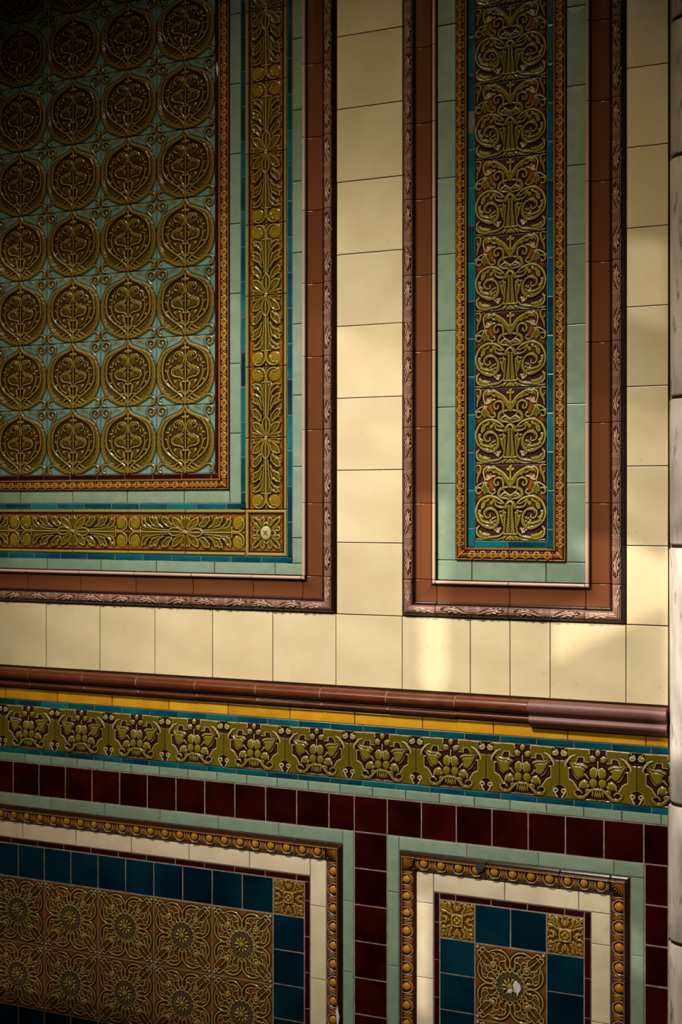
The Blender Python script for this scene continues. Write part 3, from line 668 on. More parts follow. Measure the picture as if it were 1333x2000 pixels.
AMB, AMB_L, AMB_D = (.25,.085,.008), (.46,.205,.018), (.055,.010,.003)
def amber_profile(d):
    """d from the outer edge: two fine fillets, tongue ovolo, bead-and-reel, plain inner fillet (25 mm)"""
    H = np.zeros_like(d); C3 = np.zeros(d.shape+(3,)); C3[:] = AMB_D
    m = d < .0045; H = np.where(m, .004+.0035*sm(d/.0012)-.001*sm((d-.0028)/.001), H); C3[m] = (.22,.10,.02)
    m = (d >= .0055) & (d < .0150); t = (d-.0055)/.0095; H = np.where(m, .005+.0055*np.sqrt(np.clip(1-(1-t)**2,0,1))*(1-sm((t-.8)/.2)*.35), H); C3[m] = AMB
    m = (d >= .0150) & (d < .0205); H = np.where(m, .0062, H)
    m = d >= .0205; H = np.where(m, .0068+.0022*sm((d-.0205)/.001), H); C3[m] = (.24,.10,.014)
    return H, C3
def amber_deco(R, length, pitch=.0254):
    n = max(int(round(length/pitch)), 1); p = length*1e4/n
    for k in range(n):
        c = (k+.5)*p
        for s_ in (-1, 1):
            R.stroke([(c-s_*p*.03,62),(c+s_*p*.22,95),(c+s_*p*.20,140)], (28,40,26), .0024, AMB_L, b=.0078)
            R.groove([(c+s_*p*.13,58),(c+s_*p*.10,92)], 8, .0014, col=AMB_D)
        R.groove([(c,56),(c,95)], 10, .002, col=AMB_D)
        R.stroke([(c-p*.5+16,60),(c-p*.5+16,82),(c-p*.5+34,110),(c-p*.38,142)], 9, .0030, (.40,.20,.06), b=.0082)
        R.stroke([(c+p*.5-16,60),(c+p*.5-16,82),(c+p*.5-34,110),(c+p*.38,142)], 9, .0030, (.40,.20,.06), b=.0082)
        R.stroke([(c-p*.24,178),(c+p*.24,178)], (10,17,10), .0028, (.50,.27,.13), b=.0058, smooth=False)
        R.ell(c-p*.5+2,178,15,15, .0028, (.50,.27,.13), .0058); R.ell(c+p*.5,178,15,15, .0028, (.50,.27,.13), .0058)
def d_amber(length):
    W = .0255
    R = Relief(length, W, int(length*1350)+8, 46, AMB, (0,W*1e4), (length*1e4,W*1e4), (0,0)); R.H, R.C = amber_profile(R.Z)
    amber_deco(R, length)
    return R.mesh('tongue_moulding', base=.004, pale=(.50,.27,.08), kr=.45, kp=.8, rr=3, gain=1200, edge=True)
def d_amber_corner():
    W = .0255
    R = Relief(W, W, 46, 46, AMB, (0,W*1e4), (W*1e4,W*1e4), (0,0)); R.H, R.C = amber_profile(np.minimum(R.X, R.Z))
    for t in (62,100,140): R.stroke([(60,60),(t*1.4,t*1.0+40)], (8,16,8), .003, AMB_L, b=.0078); R.stroke([(60,60),(t*1.0+40,t*1.4)], (8,16,8), .003, AMB_L, b=.0078)
    return R.mesh('tongue_corner_block', base=.004, pale=(.50,.27,.08), kr=.45, kp=.8, rr=3, gain=1200, edge=True)

EG, EG_D, EG_R = (.40,.175,.017), (.022,.006,.002), (.115,.034,.007)
def egg_profile(d):
    """outer hollow, fillet, egg-and-dart bed, lower fillet (38 mm)"""
    H = np.zeros_like(d); C3 = np.zeros(d.shape+(3,)); C3[:] = EG_R
    m = d < .0080; t = d/.0080; H = np.where(m, .002+.0085*(1-np.sqrt(np.clip(1-t*t,0,1)))+.002*t, H); C3[m] = (.040,.011,.003)
    m = (d >= .0080) & (d < .0112); H = np.where(m, .0130, H); C3[m] = (.20,.068,.012)
    m = (d >= .0112) & (d < .0312); t = (d-.0112)/.02; H = np.where(m, .0095-.0030*t, H); C3[m] = EG_D
    m = d >= .0312; H = np.where(m, .0080-.005*sm((d-.0320)/.0055), H); C3[m] = (.075,.018,.005)
    return H, C3
def d_egg(length):
    W = .038
    R = Relief(length, W, int(length*1000)+8, 50, EG_R, (0,W*1e4), (length*1e4,W*1e4), (0,0)); R.H, R.C = egg_profile(R.Z)
    n = max(int(round(length/.0381)), 1); p = length*1e4/n
    for k in range(n):
        c = (k+.5)*p
        R.stroke([(c-120,116),(c-132,195),(c-90,290),(c,322),(c+90,290),(c+132,195),(c+120,116)], 12, .0038, (.42,.25,.13), b=.0072)
        R.ell(c,196,90,98, .0062, EG, .0072, sharp=.45)
        for s_ in (-1,1):
            x = c+s_*p/2
            R.stroke([(x-s_*8,130),(x-s_*30,220),(x-s_*52,306)], (9,20,11), .0034, (.24,.09,.014), b=.0072)
            R.stroke([(x-s_*4,135),(x-s_*10,225),(x-s_*16,312)], (8,15,8), .0032, (.24,.09,.014), b=.0072)
    return R.mesh('egg_moulding', base=.004, pale=(.46,.22,.06), kr=.4, kp=.6, rr=3, gain=900, edge=True)
def d_egg_corner():
    W = .038
    R = Relief(W, W, 50, 50, EG_R, (0,W*1e4), (W*1e4,W*1e4), (0,0)); R.H, R.C = egg_profile(np.minimum(R.X, R.Z))
    for a in range(5, 90, 16):
        t = math.radians(a); R.stroke([(128,128),(128+90*math.cos(t),128+90*math.sin(t)),(128+215*math.cos(t),128+215*math.sin(t))], (7,20,14), .0038, (.27,.085,.012), b=.0075)
    return R.mesh('egg_corner_block', base=.004, pale=(.46,.22,.06), kr=.4, kp=.6, rr=3, gain=900, edge=True)
#==BUILD
DIMS = {}
def fit(name, me, parent, u0, u1, z0, z1, rot=0, gap=.0012, dy=0.0, wob=.002, label=None):
    """a relief piece fitted to its bay (measured pieces differ by a millimetre or two)"""
    if me.name not in DIMS:
        n = len(me.vertices); co = np.empty(n*3, 'f'); me.vertices.foreach_get('co', co); co = co.reshape(-1,3)
        DIMS[me.name] = (np.ptp(co[:,0]), np.ptp(co[:,2]))
    w, h = DIMS[me.name]; W, Hh = u1-u0-gap, z1-z0-gap
    if rot % 180: W, Hh = Hh, W
    r = random.uniform
    o = link(name, me, parent, ((u0+u1)/2, -dy-.0001+r(0,.0003), (z0+z1)/2), (r(-wob,wob), math.radians(rot), r(-wob,wob)), label)
    o.scale = (W/w, 1, Hh/h); return o
def chip(parent, pts, y, mat, label, t=.0016):
    n = len(pts)
    v = [(u, -y, z) for u, z in pts]+[(u, -y-t, z) for u, z in pts]
    cu = sum(p[0] for p in pts)/n; cz = sum(p[1] for p in pts)/n; v.append((cu, -y-t*1.4, cz))
    f = [(i, (i+1)%n, n+(i+1)%n, n+i) for i in range(n)]+[(n+i, n+(i+1)%n, 2*n) for i in range(n)]
    base = Vector(parent.location); v = [tuple(Vector(p)-base) for p in v]
    return link('chip', finish('chip', v, f, M[mat]), parent, base, label=label)

UL, ZT, ZB, UR = -1.206, 2.9528, .165, .6955
# ------------------------------------------------------------------ the wall itself
wall = link('wall_back', box_mesh('wall_back', -1.5, .735, .0006, .30, 0, 3.1, M['plaster']), kind='structure',
            label='tiled porch wall with cream field tiles and oxblood dado tiles')
wall['category'] = 'wall'
bed(wall, M['mortar_dark'], UL, UR, 1.118, ZT, .0048)
PIER = [1.2745,1.4252,1.5770,1.7285,1.8800,2.0310,2.1835,2.3372,2.4905,2.643,2.796,ZT]
run(wall, 'cream_tile', M['cream'], 'v', PIER, .0008, .1515, gap=.0017)
RCOL = [1.2747,1.4259,1.5778,1.7302,1.8828,2.0336,2.1881,2.3403,2.492,2.644,2.797,ZT]
run(wall, 'cream_tile', M['cream'], 'v', RCOL, .6155, .6955, gap=.0017)
CROW = [UL,-1.055,-.9035,-.7523,-.6011,-.4517,-.3018,-.1517,-.0008,.1504,.2990,.3824,.4646,.6145,UR]
run(wall, 'cream_tile', M['cream'], 'u', CROW, 1.1235, 1.2742, gap=.0014)
bed(wall, M['mortar_light'], UL, UR, .8185, .8970, .0056)
RR = [-1.152,-1.0765,-1.0005,-.925,-.8491,-.774,-.6979,-.6233,-.5468,-.4724,-.3966,-.322,-.2458,-.1695,-.0940,-.0176,.0414,.1166,.1927,.2687,.3445,.4198,.4955,.5716,.6487,UR]
run(wall, 'red_tile', M['deep_red'], 'u', RR, .8203, .8960, gap=.0024)
bed(wall, M['mortar_light'], .0408, .1172, ZB, .8190, .0056)
run(wall, 'red_tile', M['deep_red'], 'v', joints(ZB, .8200, .4387, .0763), .0417, .1163, gap=.0026)
bed(wall, M['mortar_light'], .6492, UR, ZB, .8190, .0056)
run(wall, 'red_tile', M['deep_red'], 'v', joints(ZB, .8200, .5890, .0768), .6503, UR, gap=.0034)
link('dark_joint', box_mesh('dark_joint', UL, UR, -.0062, 0, 1.1165, 1.1232, M['mortar_dark']), wall)

# ------------------------------------------------------------------ upper left panel: medallions
medallion, acanthus, rosette = d_medallion(), d_acanthus(), d_rosette()
fr6, frc = d_frame(.1545), d_frame_corner(); fr3 = d_frame(.1200)
am6, amc = d_amber(.1525), d_amber_corner()
P1 = thing('tile_mural', 'large relief tile panel of olive ogee medallions on turquoise, upper left of the wall', 'mural', (-.60, 0, 1.2757))
bed(P1, M['mortar_dark'], UL, .0004, 1.2745, ZT, .0046)
bed(P1, M['mortar_grey'], UL, -.104, 1.3793, 1.3935, .0056); bed(P1, M['mortar_grey'], -.1168, -.1035, 1.3793, ZT, .0056)
bed(P1, M['mortar_grey'], UL, -.2185, 1.4942, 1.5088, .0056); bed(P1, M['mortar_grey'], -.2310, -.2185, 1.4942, ZT, .0056)
bed(P1, M['mortar_grey'], UL, -.2835, 1.5622, 1.5745, .0050)
for i in range(6):
    for k in range(9):
        fit('medallion_tile', medallion, P1, -.2955-.1518*(i+1), -.2955-.1518*i, 1.5740+.1532*k, 1.5740+.1532*(k+1), 0, .0010)
run(P1, 'maroon_tile', M['maroon'], 'v', joints(1.5740, ZT, 1.5720, .0768), -.2953, -.2838, gap=.0014)
run(P1, 'maroon_tile', M['maroon'], 'u', joints(UL, -.2838, -.8367, .0758), 1.5624, 1.5740, gap=.0014)
for a, b in zip(*(lambda j: (j, j[1:]))(joints(1.5622, ZT, 1.5360, .1525))): fit('tongue_moulding', am6, P1, -.2838, -.2583, a, b, -90, .0006)
for a, b in zip(*(lambda j: (j, j[1:]))(joints(UL, -.2838, -.8130, .1520))): fit('tongue_moulding', am6, P1, a, b, 1.5375, 1.5622, 0, .0006)
fit('tongue_corner_block', amc, P1, -.2838, -.2583, 1.5375, 1.5622, -90, .0006)
run(P1, 'sage_tile', M['green'], 'v', joints(1.5083, ZT, 1.6609, .1527), -.2583, -.2305)
run(P1, 'sage_tile', M['green'], 'u', joints(UL, -.2583, -.8276, .1509), 1.5083, 1.5375)
run(P1, 'teal_tile', M['teal'], 'v', joints(1.5083, ZT, 1.5324, .0764), -.2305, -.2190, gap=.0015)
run(P1, 'teal_tile', M['teal'], 'u', joints(UL, -.2190, -.8725, .0757), 1.4950, 1.5081, gap=.0015)
zz = [1.4947+.1543*k for k in range(10)]
for k, (a, b) in enumerate(zip(zz, zz[1:])): fit('acanthus_tile', acanthus, P1, -.2187, -.1165, a, b, 180 if k % 2 == 0 else 0)
uu = [-.2187-.1522*k for k in range(7)]
for k, (b, a) in enumerate(zip(uu, uu[1:])): fit('acanthus_tile', acanthus, P1, a, b, 1.3930, 1.4945, 90 if k % 2 == 0 else -90)
fit('rosette_tile', rosette, P1, -.2187, -.1165, 1.3930, 1.4945)
run(P1, 'teal_tile', M['teal'], 'v', joints(1.3930, ZT, 1.4683, .0764), -.1163, -.1043, gap=.0015)
run(P1, 'teal_tile', M['teal'], 'u', joints(UL, -.1043, -.8634, .0759), 1.3796, 1.3928, gap=.0015)
run(P1, 'sage_tile', M['green'], 'v', joints(1.3795, ZT, 1.4338, .1525), -.1040, -.0774)
run(P1, 'sage_tile', M['green'], 'u', joints(UL, -.0774, -.7491, .1508), 1.3537, 1.3793)
for a, b in zip(*(lambda j: (j, j[1:]))(joints(1.3530, ZT, 1.3527, .1554))): fit('frame_moulding', fr6, P1, -.0772, 0, a, b, -90, .0007)
ju = [-1.206,-1.110,-.9555,-.804,-.6530,-.5015,-.3505,-.1990,-.0785]
for a, b in zip(ju, ju[1:]): fit('frame_moulding', fr3 if b-a < .125 else fr6, P1, a, b, 1.2757, 1.3535, 0, .0009)
fit('frame_corner_block', frc, P1, -.0785, 0, 1.2757, 1.3530, -90, .0008)
chip(P1, [(-.2925,2.4672),(-.2892,2.4790),(-.2880,2.4710),(-.2862,2.4640),(-.2868,2.4520),(-.2885,2.4445),(-.2910,2.4560)], .0062, 'white_chip', 'white chipped patch on the dark strip')

# ------------------------------------------------------------------ upper right panel: arabesques
arab = d_arabesque()
P2 = thing('tile_mural', 'tall narrow relief tile panel of olive arabesque scrolls, upper right of the wall', 'mural', (.3835, 0, 1.2757))
bed(P2, M['mortar_dark'], .1520, .6150, 1.2745, ZT, .0046)
bed(P2, M['mortar_grey'], .2935, .3087, 1.4183, ZT, .0056); bed(P2, M['mortar_grey'], .4582, .4725, 1.4183, ZT, .0056); bed(P2, M['mortar_grey'], .2935, .4725, 1.4183, 1.4325, .0056)
for k in range(10): fit('arabesque_tile', arab, P2, .3087, .4582, 1.4325+.1527*k, min(1.4325+.1527*(k+1), 2.96))
JL = joints(1.4186, ZT, 1.4574, .0763)
for a, b in zip(JL, JL[1:]):
    if a < 2.26 < b:
        place(P2, 'teal_tile', .2937, .3087, a, 2.2560, M['teal'], .0015)
        place(P2, 'teal_tile', .2937, .3087, 2.2560, b, M['biscuit'], .0012, t=.0050, label='bare pinkish biscuit where the teal glaze is lost')
    else: place(P2, 'teal_tile', .2937, .3087, a, b, M['teal'], .0015)
run(P2, 'teal_tile', M['teal'], 'v', joints(1.4186, ZT, 1.4565, .0763), .4584, .4724, gap=.0015)
run(P2, 'teal_tile', M['teal'], 'u', [.3087,.3772,.4582], 1.4186, 1.4322, gap=.0015)
for a, b in zip(*(lambda j: (j, j[1:]))(joints(1.4183, ZT, 1.5030, .1526))):
    fit('tongue_moulding', am6, P2, .2679, .2936, a, b, 90, .0006); fit('tongue_moulding', am6, P2, .4724, .4976, a, b, -90, .0006)
for a, b in ((.2936,.3830),(.3830,.4724)): fit('tongue_moulding', d_amber(.0890) if a < .3 else bpy.data.meshes['tongue_moulding.001'], P2, a, b, 1.3922, 1.4183, 0, .0006)
fit('tongue_corner_block', amc, P2, .2679, .2936, 1.3922, 1.4183, 0, .0004); fit('tongue_corner_block', amc, P2, .4724, .4976, 1.3922, 1.4183, -90, .0004)
run(P2, 'sage_tile', M['green'], 'v', joints(1.3922, ZT, 1.3920, .1553), .2279, .2677)
run(P2, 'sage_tile', M['green'], 'v', joints(1.3922, ZT, 1.3911, .1549), .4978, .5367)
run(P2, 'sage_tile', M['green'], 'u', [.2279,.3022,.4565,.5367], 1.3512, 1.3920)
for a, b in zip(*(lambda j: (j, j[1:]))(joints(1.3517, ZT, 1.3517, .1555))):
    fit('frame_moulding', fr6, P2, .1522, .2277, a, b, 90, .0007); fit('frame_moulding', fr6, P2, .5369, .6148, a, b, -90, .0007)
for a, b in ((.2277,.3825),(.3825,.5369)): fit('frame_moulding', fr6, P2, a, b, 1.2757, 1.3512, 0, .0009)
fit('frame_corner_block', frc, P2, .1522, .2277, 1.2757, 1.3514, 0, .0008); fit('frame_corner_block', frc, P2, .5369, .6148, 1.2757, 1.3514, -90, .0008)

# ------------------------------------------------------------------ chair rail
def rail_profile(rep=False):
    p = [(0,.0500)]
    if not rep:
        p += [(.010,.0500),(.016,.0492)]
        p += [(.0165+.0135*math.cos(a), .0355+.0135*math.sin(a)) for a in np.linspace(1.45, -1.25, 11)]
        p += [(.0145,.0215),(.0130,.0185),(.0150,.0165)]
        p += [(.0150+.0050*math.cos(a), .0120+.0050*math.sin(a)) for a in np.linspace(1.2, -1.4, 6)]
        p += [(.0110,.0050),(.0075,.0030),(.0070,0),(0,0)]
    else:
        p += [(.012,.0502)]
        p += [(.0185+.0135*math.cos(a), .0365+.0140*math.sin(a)) for a in np.linspace(1.5, -1.0, 9)]
        p += [(.0225,.0225),(.0205,.0195),(.0225,.0175)]
        p += [(.0200+.0060*math.cos(a), .0110+.0065*math.sin(a)) for a in np.linspace(.9, -1.0, 6)]
        p += [(.0200,.0005),(.0150,-.0030),(.0060,-.0035),(0,-.0035)]
    return p
def extrude(name, prof, L, mat, base=(0,0)):
    n = len(prof); v = [(x, -y, z) for x in (0, L) for y, z in prof]*2
    f = [(i, (i+1)%n, n+(i+1)%n, n+i) for i in range(n)]+[tuple(range(3*n-1,2*n-1,-1)), tuple(range(3*n, 4*n))]
    me = finish(name, v, f, mat)
    for p in me.polygons:
        if len(p.vertices) == 4: p.use_smooth = True
    return me
RZ = 1.0700
rail = thing('chair_rail', 'projecting brown glazed chair rail moulding running across the wall above the yellow strip', 'moulding', (-.25, 0, RZ))
rj = [-1.2060,-1.0950,-.9420,-.7894,-.6360,-.4887,-.3352,-.1831,-.0288,.1222,.2721,.4260]
core = [(max(y-.0007,0), .025+(z-.025)*.965) for y, z in rail_profile()]
link('mortar_bed', extrude('mortar_bed', core, .4260+1.206, M['mortar_light']), rail, (-1.206, 0, RZ))
for a, b in zip(rj, rj[1:]): link('rail_block', extrude('rail_block', rail_profile(), b-a-.0026, M['rail']), rail, (a+.0013, -random.uniform(0,.0006), RZ+random.uniform(-.0004,.0004)), (0, random.uniform(-.002,.002), 0))
link('repaired_length', extrude('repaired_length', rail_profile(True), UR-.4264, M['mauve']), rail, (.4264, 0, RZ), label='mauve painted repair')

# ------------------------------------------------------------------ frieze
pome = d_pomegranate()
FZ = thing('tile_frieze', 'horizontal frieze of olive pomegranate relief tiles between teal, yellow and sage strips', 'tile frieze', (-.25, 0, .8970))
bed(FZ, M['mortar_dark'], UL, UR, .8970, 1.0705, .0046); bed(FZ, M['mortar_grey'], UL, UR, .9165, .9295, .0056); bed(FZ, M['mortar_grey'], UL, UR, 1.0305, 1.0445, .0056)
pj = [.0298+.1515*k for k in range(-9, 6)]; pj = [p for p in pj if p < UR]
for a, b in zip(pj, pj[1:]): fit('pomegranate_tile', pome, FZ, a, b, .9295, 1.0303, 0, .0008)
R_ = d_pomegranate  # the last tile is cut where the wall meets the corner column
fit('pomegranate_tile', pome, FZ, pj[-1], pj[-1]+.1515, .9295, 1.0303, 0, .0008)
run(FZ, 'yellow_tile', M['yellow'], 'u', joints(UL, UR, .0428, .1525), 1.0445, 1.0702)
run(FZ, 'teal_tile', M['teal'], 'u', joints(UL, UR, -.8417, .0752), 1.0307, 1.0443, gap=.0013)
run(FZ, 'teal_tile', M['teal'], 'u', joints(UL, UR, -.8444, .0754), .9168, .9293, gap=.0013)
run(FZ, 'sage_tile', M['green'], 'u', joints(UL, UR, -.8144, .0748), .8970, .9166, gap=.0013)

# ------------------------------------------------------------------ lower left panel
strap, leafc = d_strapwork(), d_leaf_corner()
eg6, egc = d_egg(.1525), d_egg_corner()
P3 = thing('tile_mural', 'dado tile panel with two rows of daisy strapwork tiles in a blue border, lower left', 'mural', (-.58, 0, ZB))
bed(P3, M['mortar_grey'], UL, .0412, ZB, .8195, .0048); bed(P3, M['mortar_light'], UL, -.0620, ZB, .7146, .0056)
run(P3, 'sage_tile', M['green'], 'u', joints(UL, .0150, -.8891, .1504), .7915, .8193)
run(P3, 'sage_tile', M['green'], 'v', joints(ZB, .8193, .5230, .1488), .0152, .0408)
je = joints(UL, -.0225, -.7076, .1531)
for a, b in zip(je, je[1:]): fit('egg_moulding', eg6 if b-a > .1 else d_egg(max(.0381*round((b-a)/.0381), .0381)), P3, a, b, .7525, .7907, 180, .0008)
je = joints(ZB, .7525, .4393, .1561)
for a, b in zip(je, je[1:]): fit('egg_moulding', eg6 if b-a > .12 else d_egg(max(.0381*round((b-a)/.0381), .0381)), P3, -.0225, .0153, a, b, -90, .0008)
fit('egg_corner_block', egc, P3, -.0225, .0153, .7525, .7907, 180, .0006)
run(P3, 'ivory_tile', M['ivory'], 'u', joints(UL, -.0617, -.8205, .1529), .7150, .7522)
run(P3, 'ivory_tile', M['ivory'], 'v', joints(ZB, .7522, .4979, .1550), -.0615, -.0232)
run(P3, 'maroon_tile', M['maroon'], 'u', joints(UL, -.0622, -.8546, .0760), .7016, .7147, gap=.0016)
run(P3, 'maroon_tile', M['maroon'], 'v', joints(ZB, .7014, .4312, .0767), -.0752, -.0622, gap=.0016)
bj = [-.1513-.0759*k for k in range(15)][::-1]; bj[0] = UL
run(P3, 'blue_tile', M['blue'], 'u', bj, .6232, .7004, gap=.0024)
run(P3, 'blue_tile', M['blue'], 'u', bj, .2420, .3182, gap=.0024)
run(P3, 'blue_tile', M['blue'], 'v', joints(ZB, .6232, .3995, .0741), -.1510, -.0757, gap=.0024)
fit('leaf_corner_tile', leafc, P3, -.1510, -.0757, .6237, .7004, 0, .0016)
for i in range(7):
    for k in range(2): fit('strapwork_tile', strap, P3, -.1515-.1517*(i+1), -.1515-.1517*i, .6217-.1517*(k+1), .6217-.1517*k, 0, .0006)
run(P3, 'maroon_tile', M['maroon'], 'u', [u for u in bj if u < -.151]+[-.1512], .2285, .2418, gap=.0016)
run(P3, 'ivory_tile', M['ivory'], 'u', joints(UL, -.1512, -.8205, .1529), .1900, .2283)
chip(P3, [(.0035,.4445),(.0080,.4520),(.0095,.4380),(.0120,.4300),(.0092,.4130),(.0050,.4140),(.0042,.4280)], .0150, 'white_chip', 'white chipped patch on the moulding')

# ------------------------------------------------------------------ lower right panel
P4 = thing('tile_mural', 'narrow dado panel with one daisy tile and two gold corner tiles, lower right', 'mural', (.3835, 0, ZB))
bed(P4, M['mortar_grey'], .1168, .6498, ZB, .8195, .0048); bed(P4, M['mortar_light'], .2195, .5466, ZB, .7146, .0056)
run(P4, 'sage_tile', M['green'], 'u', [.1432,.2915,.4415,.5915,.6495], .7918, .8195)
run(P4, 'sage_tile', M['green'], 'v', joints(ZB, .8195, .5508, .1526), .1173, .1430)
run(P4, 'sage_tile', M['green'], 'v', joints(ZB, .7916, .6425, .1526), .6239, .6493)
for a, b in ((.1818,.3330),(.3330,.4850),(.4850,.5848)): fit('egg_moulding', eg6 if b-a > .12 else d_egg(.1016+.0127), P4, a, b, .7525, .7907, 180, .0008)
fit('egg_corner_block', egc, P4, .1438, .1818, .7525, .7907, 90, .0006); fit('egg_corner_block', egc, P4, .5848, .6228, .7525, .7907, 180, .0006)
je = joints(ZB, .7525, .4956, .1530)
for a, b in zip(je, je[1:]): fit('egg_moulding', eg6 if b-a > .12 else d_egg(max(.0381*round((b-a)/.0381), .0381)), P4, .1438, .1818, a, b, 90, .0008)
je = joints(ZB, .7525, .5960, .1530)
for a, b in zip(je, je[1:]): fit('egg_moulding', eg6 if b-a > .12 else d_egg(max(.0381*round((b-a)/.0381), .0381)), P4, .5848, .6228, a, b, -90, .0008)
run(P4, 'ivory_tile', M['ivory'], 'u', [.2196,.3715,.5220,.5846], .7150, .7522)
run(P4, 'ivory_tile', M['ivory'], 'v', joints(ZB, .7522, .5366, .1533), .1822, .2194)
run(P4, 'ivory_tile', M['ivory'], 'v', joints(ZB, .7148, .5028, .1513), .5468, .5846)
run(P4, 'maroon_tile', M['maroon'], 'u', joints(.2325, .5330, .2672, .0755), .7016, .7147, gap=.0016)
run(P4, 'maroon_tile', M['maroon'], 'v', joints(ZB, .7147, .5009, .0767), .2200, .2325, gap=.0016)
run(P4, 'maroon_tile', M['maroon'], 'v', joints(ZB, .7147, .5079, .0770), .5332, .5463, gap=.0016)
fit('leaf_corner_tile', leafc, P4, .2331, .3083, .6237, .7004, 0, .0016); fit('leaf_corner_tile', leafc, P4, .4575, .5328, .6237, .7004, 0, .0016)
run(P4, 'blue_tile', M['blue'], 'u', [.3085,.3833,.4573], .6232, .7004, gap=.0024)
run(P4, 'blue_tile', M['blue'], 'v', joints(ZB, .6232, .4783, .0741), .2331, .3083, gap=.0024)
run(P4, 'blue_tile', M['blue'], 'v', joints(ZB, .6232, .4755, .0735), .4575, .5328, gap=.0024)
for k in range(3): fit('strapwork_tile', strap, P4, .3085, .4573, .6217-.1517*(k+1), .6217-.1517*k, 0, .0006)
chip(P4, [(.3895,.5520),(.3945,.5610),(.3990,.5575),(.4050,.5525),(.4060,.5440),(.4010,.5360),(.3990,.5290),(.3965,.5370),(.3920,.5400)], .0082, 'white_chip', 'white chipped patch on the daisy tile')
chip(P4, [(.3790,.5390),(.3830,.5450),(.3880,.5440),(.3890,.5380),(.3850,.5340),(.3805,.5345)], .0090, 'white_chip', 'white chipped patch on the daisy tile')
chip(P4, [(.3120,.7810),(.3170,.7870),(.3300,.7860),(.3335,.7790),(.3270,.7705),(.3210,.7690),(.3160,.7735)], .0175, 'dark_chip', 'dark broken patch on the moulding')

# ------------------------------------------------------------------ rounded corner column at the right end of the wall
col = thing('corner_column', 'weathered whitish rounded column of stacked blocks at the right end of the wall', 'column', (.738, 0, .12))
cz = [.12,.430,.684,.943,1.1850+.2414,1.7054,2.157,2.4137,2.80,3.08]
def block_mesh(h, r=.0405):
    n, V, Fc = 40, [], []
    rings = [(-h/2, r*.93), (-h/2+.0035, r), (-h/4, r), (0, r), (h/4, r), (h/2-.0035, r), (h/2, r*.93)]
    for z, rr in rings:
        for i in range(n): a = 2*PI*i/n; V.append((rr*math.cos(a), rr*math.sin(a), z))
    for k in range(len(rings)-1):
        for i in range(n): j = (i+1)%n; Fc.append((k*n+i, k*n+j, (k+1)*n+j, (k+1)*n+i))
    Fc.append(tuple(range(n-1,-1,-1))); Fc.append(tuple(range((len(rings)-1)*n, len(rings)*n)))
    me = finish('column_block', V, Fc, M['stone'])
    for p in me.polygons: p.use_smooth = len(p.vertices) == 4
    return me
for a, b in zip(cz, cz[1:]):
    z = (a+b)/2; g = .006
    link('column_block', block_mesh(b-a-g), col, (.7385+.0030*(z-1.5)+random.uniform(-.0005,.0005), -.002, z), (0, .003, random.uniform(0,6)))
link('mortar_core', (lambda: (lambda n: finish('mortar_core', [(.0365*math.cos(2*PI*i/n), .0365*math.sin(2*PI*i/n), z) for z in (-1.48,1.48) for i in range(n)], [(i,(i+1)%n,n+(i+1)%n,n+i) for i in range(n)]+[tuple(range(n-1,-1,-1)), tuple(range(n,2*n))], M['mortar_dark']))(24))(), col, (.7385, -.002, 1.6), (0,.003,0))

# ------------------------------------------------------------------ porch floor
link('floor', box_mesh('floor', -4, 4, -5, .3, -.1, 0, M['floor']), kind='structure', label='dark red tiled porch floor below the wall')

# ------------------------------------------------------------------ added out of view: a wall blocking the sun, with a gobo shaping its patches
def gobo_filter(name, t):
    m, N, L, P = mat_new(name)
    tr = N.new('ShaderNodeBsdfTransparent'); tr.inputs[0].default_value = (t, t*.97, t*.9, 1)
    P.inputs['Base Color'].default_value = (.03,.03,.03,1); P.inputs['Roughness'].default_value = .1
    mx = N.new('ShaderNodeMixShader'); mx.inputs[0].default_value = .06
    L.new(tr.outputs[0], mx.inputs[1]); L.new(P.outputs[0], mx.inputs[2]); L.new(mx.outputs[0], N['Material Output'].inputs['Surface'])
    return m
YF = -3.2; TT = -YF/SUN_DIR.y
W0, W1, Z0, Z1 = -2.62, -.72, 2.15, 4.05
fv, ff = [], []
for (a, b, c, d) in ((-4.2,W0,0,5.2),(W1,3.2,0,5.2),(W0,W1,0,Z0),(W0,W1,Z1,5.2)):
    k = len(fv); fv += [(x,y,z) for x in (a,b) for y in (YF-.12,YF) for z in (c,d)]
    ff += [tuple(k+i for i in f) for f in [(0,1,3,2),(4,6,7,5),(0,4,5,1),(2,3,7,6),(0,2,6,4),(1,5,7,3)]]
front = link('sun_block_wall', finish('sun_block_wall', fv, ff, M['plaster']), kind='structure', label='added unseen wall facing the tiled wall, blocks the sun around the gobo')  # unseen wall, added to stop the sun outside the opening
front['category'] = 'wall'
CLEAR = [[(.196,1.14),(.206,1.112),(.222,1.100),(.238,1.112),(.250,1.14),(.262,1.51),(.184,1.52)],
         [(.505,1.44),(.60,1.437),(.70,1.395),(.70,1.31),(.615,1.268),(.478,1.195),(.476,1.285),(.545,1.32),(.552,1.36)],
         [(.186,.46),(.212,.46),(.212,.695),(.186,.695)], [(.630,.60),(.652,.60),(.652,.685),(.630,.695)],
         [(.700,1.02),(.78,1.0),(.78,1.42),(.700,1.42)]]
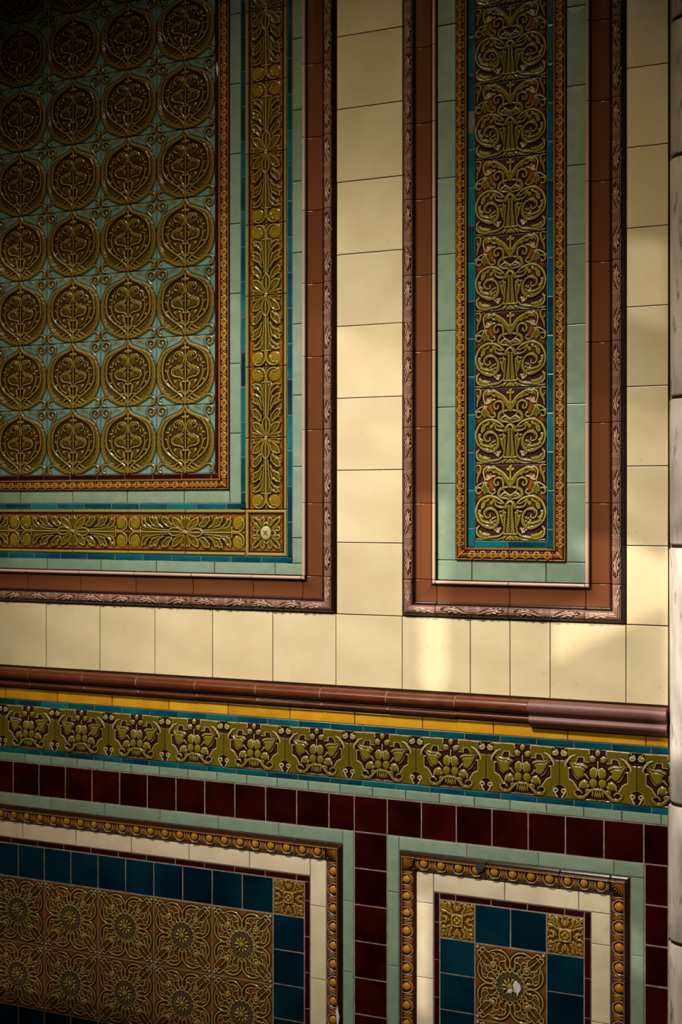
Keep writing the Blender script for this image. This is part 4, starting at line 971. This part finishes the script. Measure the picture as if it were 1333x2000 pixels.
HALF = [[(.615,1.865),(.70,1.83),(.70,2.0),(.615,2.01)], [(-.262,1.78),(-.228,1.78),(-.228,1.95),(-.262,1.96)], [(-.062,1.70),(-.022,1.68),(-.022,1.90),(-.062,1.91)],
        [(.46,.67),(.59,.65),(.59,.74),(.46,.765)], [(.0,1.795),(.155,1.750),(.155,1.785),(.0,1.870)], [(.645,1.12),(.70,1.08),(.70,1.25),(.672,1.24)]]
n = 230
gi, gj = np.meshgrid(np.arange(n+1), np.arange(n+1), indexing='ij')
gv = np.stack([W0+(W1-W0)*gi/n, np.full(gi.shape, YF-.05), Z0+(Z1-Z0)*gj/n], -1).reshape(-1, 3)
qi, qj = np.meshgrid(np.arange(n), np.arange(n), indexing='ij'); b0 = qi*(n+1)+qj
gf = np.stack([b0, b0+n+1, b0+n+2, b0+1], -1).reshape(-1, 4)
uu_ = W0+(W1-W0)*(qi+.5)/n+SUN_DIR.x*(-YF+.05)/SUN_DIR.y       # where the sun through each gobo cell falls on the tiled wall
zz_ = Z0+(Z1-Z0)*(qj+.5)/n+SUN_DIR.z*(-YF+.05)/SUN_DIR.y
def inside(P, x, z):
    r = np.zeros(x.shape, bool)
    for (x1,z1),(x2,z2) in zip(P, P[1:]+P[:1]):
        if z1 != z2: r ^= ((z1 > z) != (z2 > z)) & (x < (x2-x1)*(z-z1)/(z2-z1)+x1)
    return r
top = 1.957-.29*(uu_+.288)
gm = np.where(zz_ < top, 1+(np.floor((top-zz_)/.055).astype(int) % 2), 0)
gm = np.where((zz_ < 1.0) | (uu_ < -.85), np.minimum(gm, 1), gm)
for P_ in HALF: gm[inside(P_, uu_, zz_)] = 3
for P_ in CLEAR: gm[inside(P_, uu_, zz_)] = 4
gme = bpy.data.meshes.new('gobo_grid'); gme.from_pydata(gv.tolist(), [], gf.tolist())
for t in (0, .11, .16, .21, .80): gme.materials.append(gobo_filter('gobo_cell_%d' % int(t*100), t))
gme.polygons.foreach_set('material_index', gm.ravel().astype('i')); gme.update()
gobo_o = link('sun_gobo', gme, kind='structure', label='added unseen sun gobo of dim and clear cells'); gobo_o['category'] = 'gobo'  # unseen grid added to shape the sun patches on the tiles
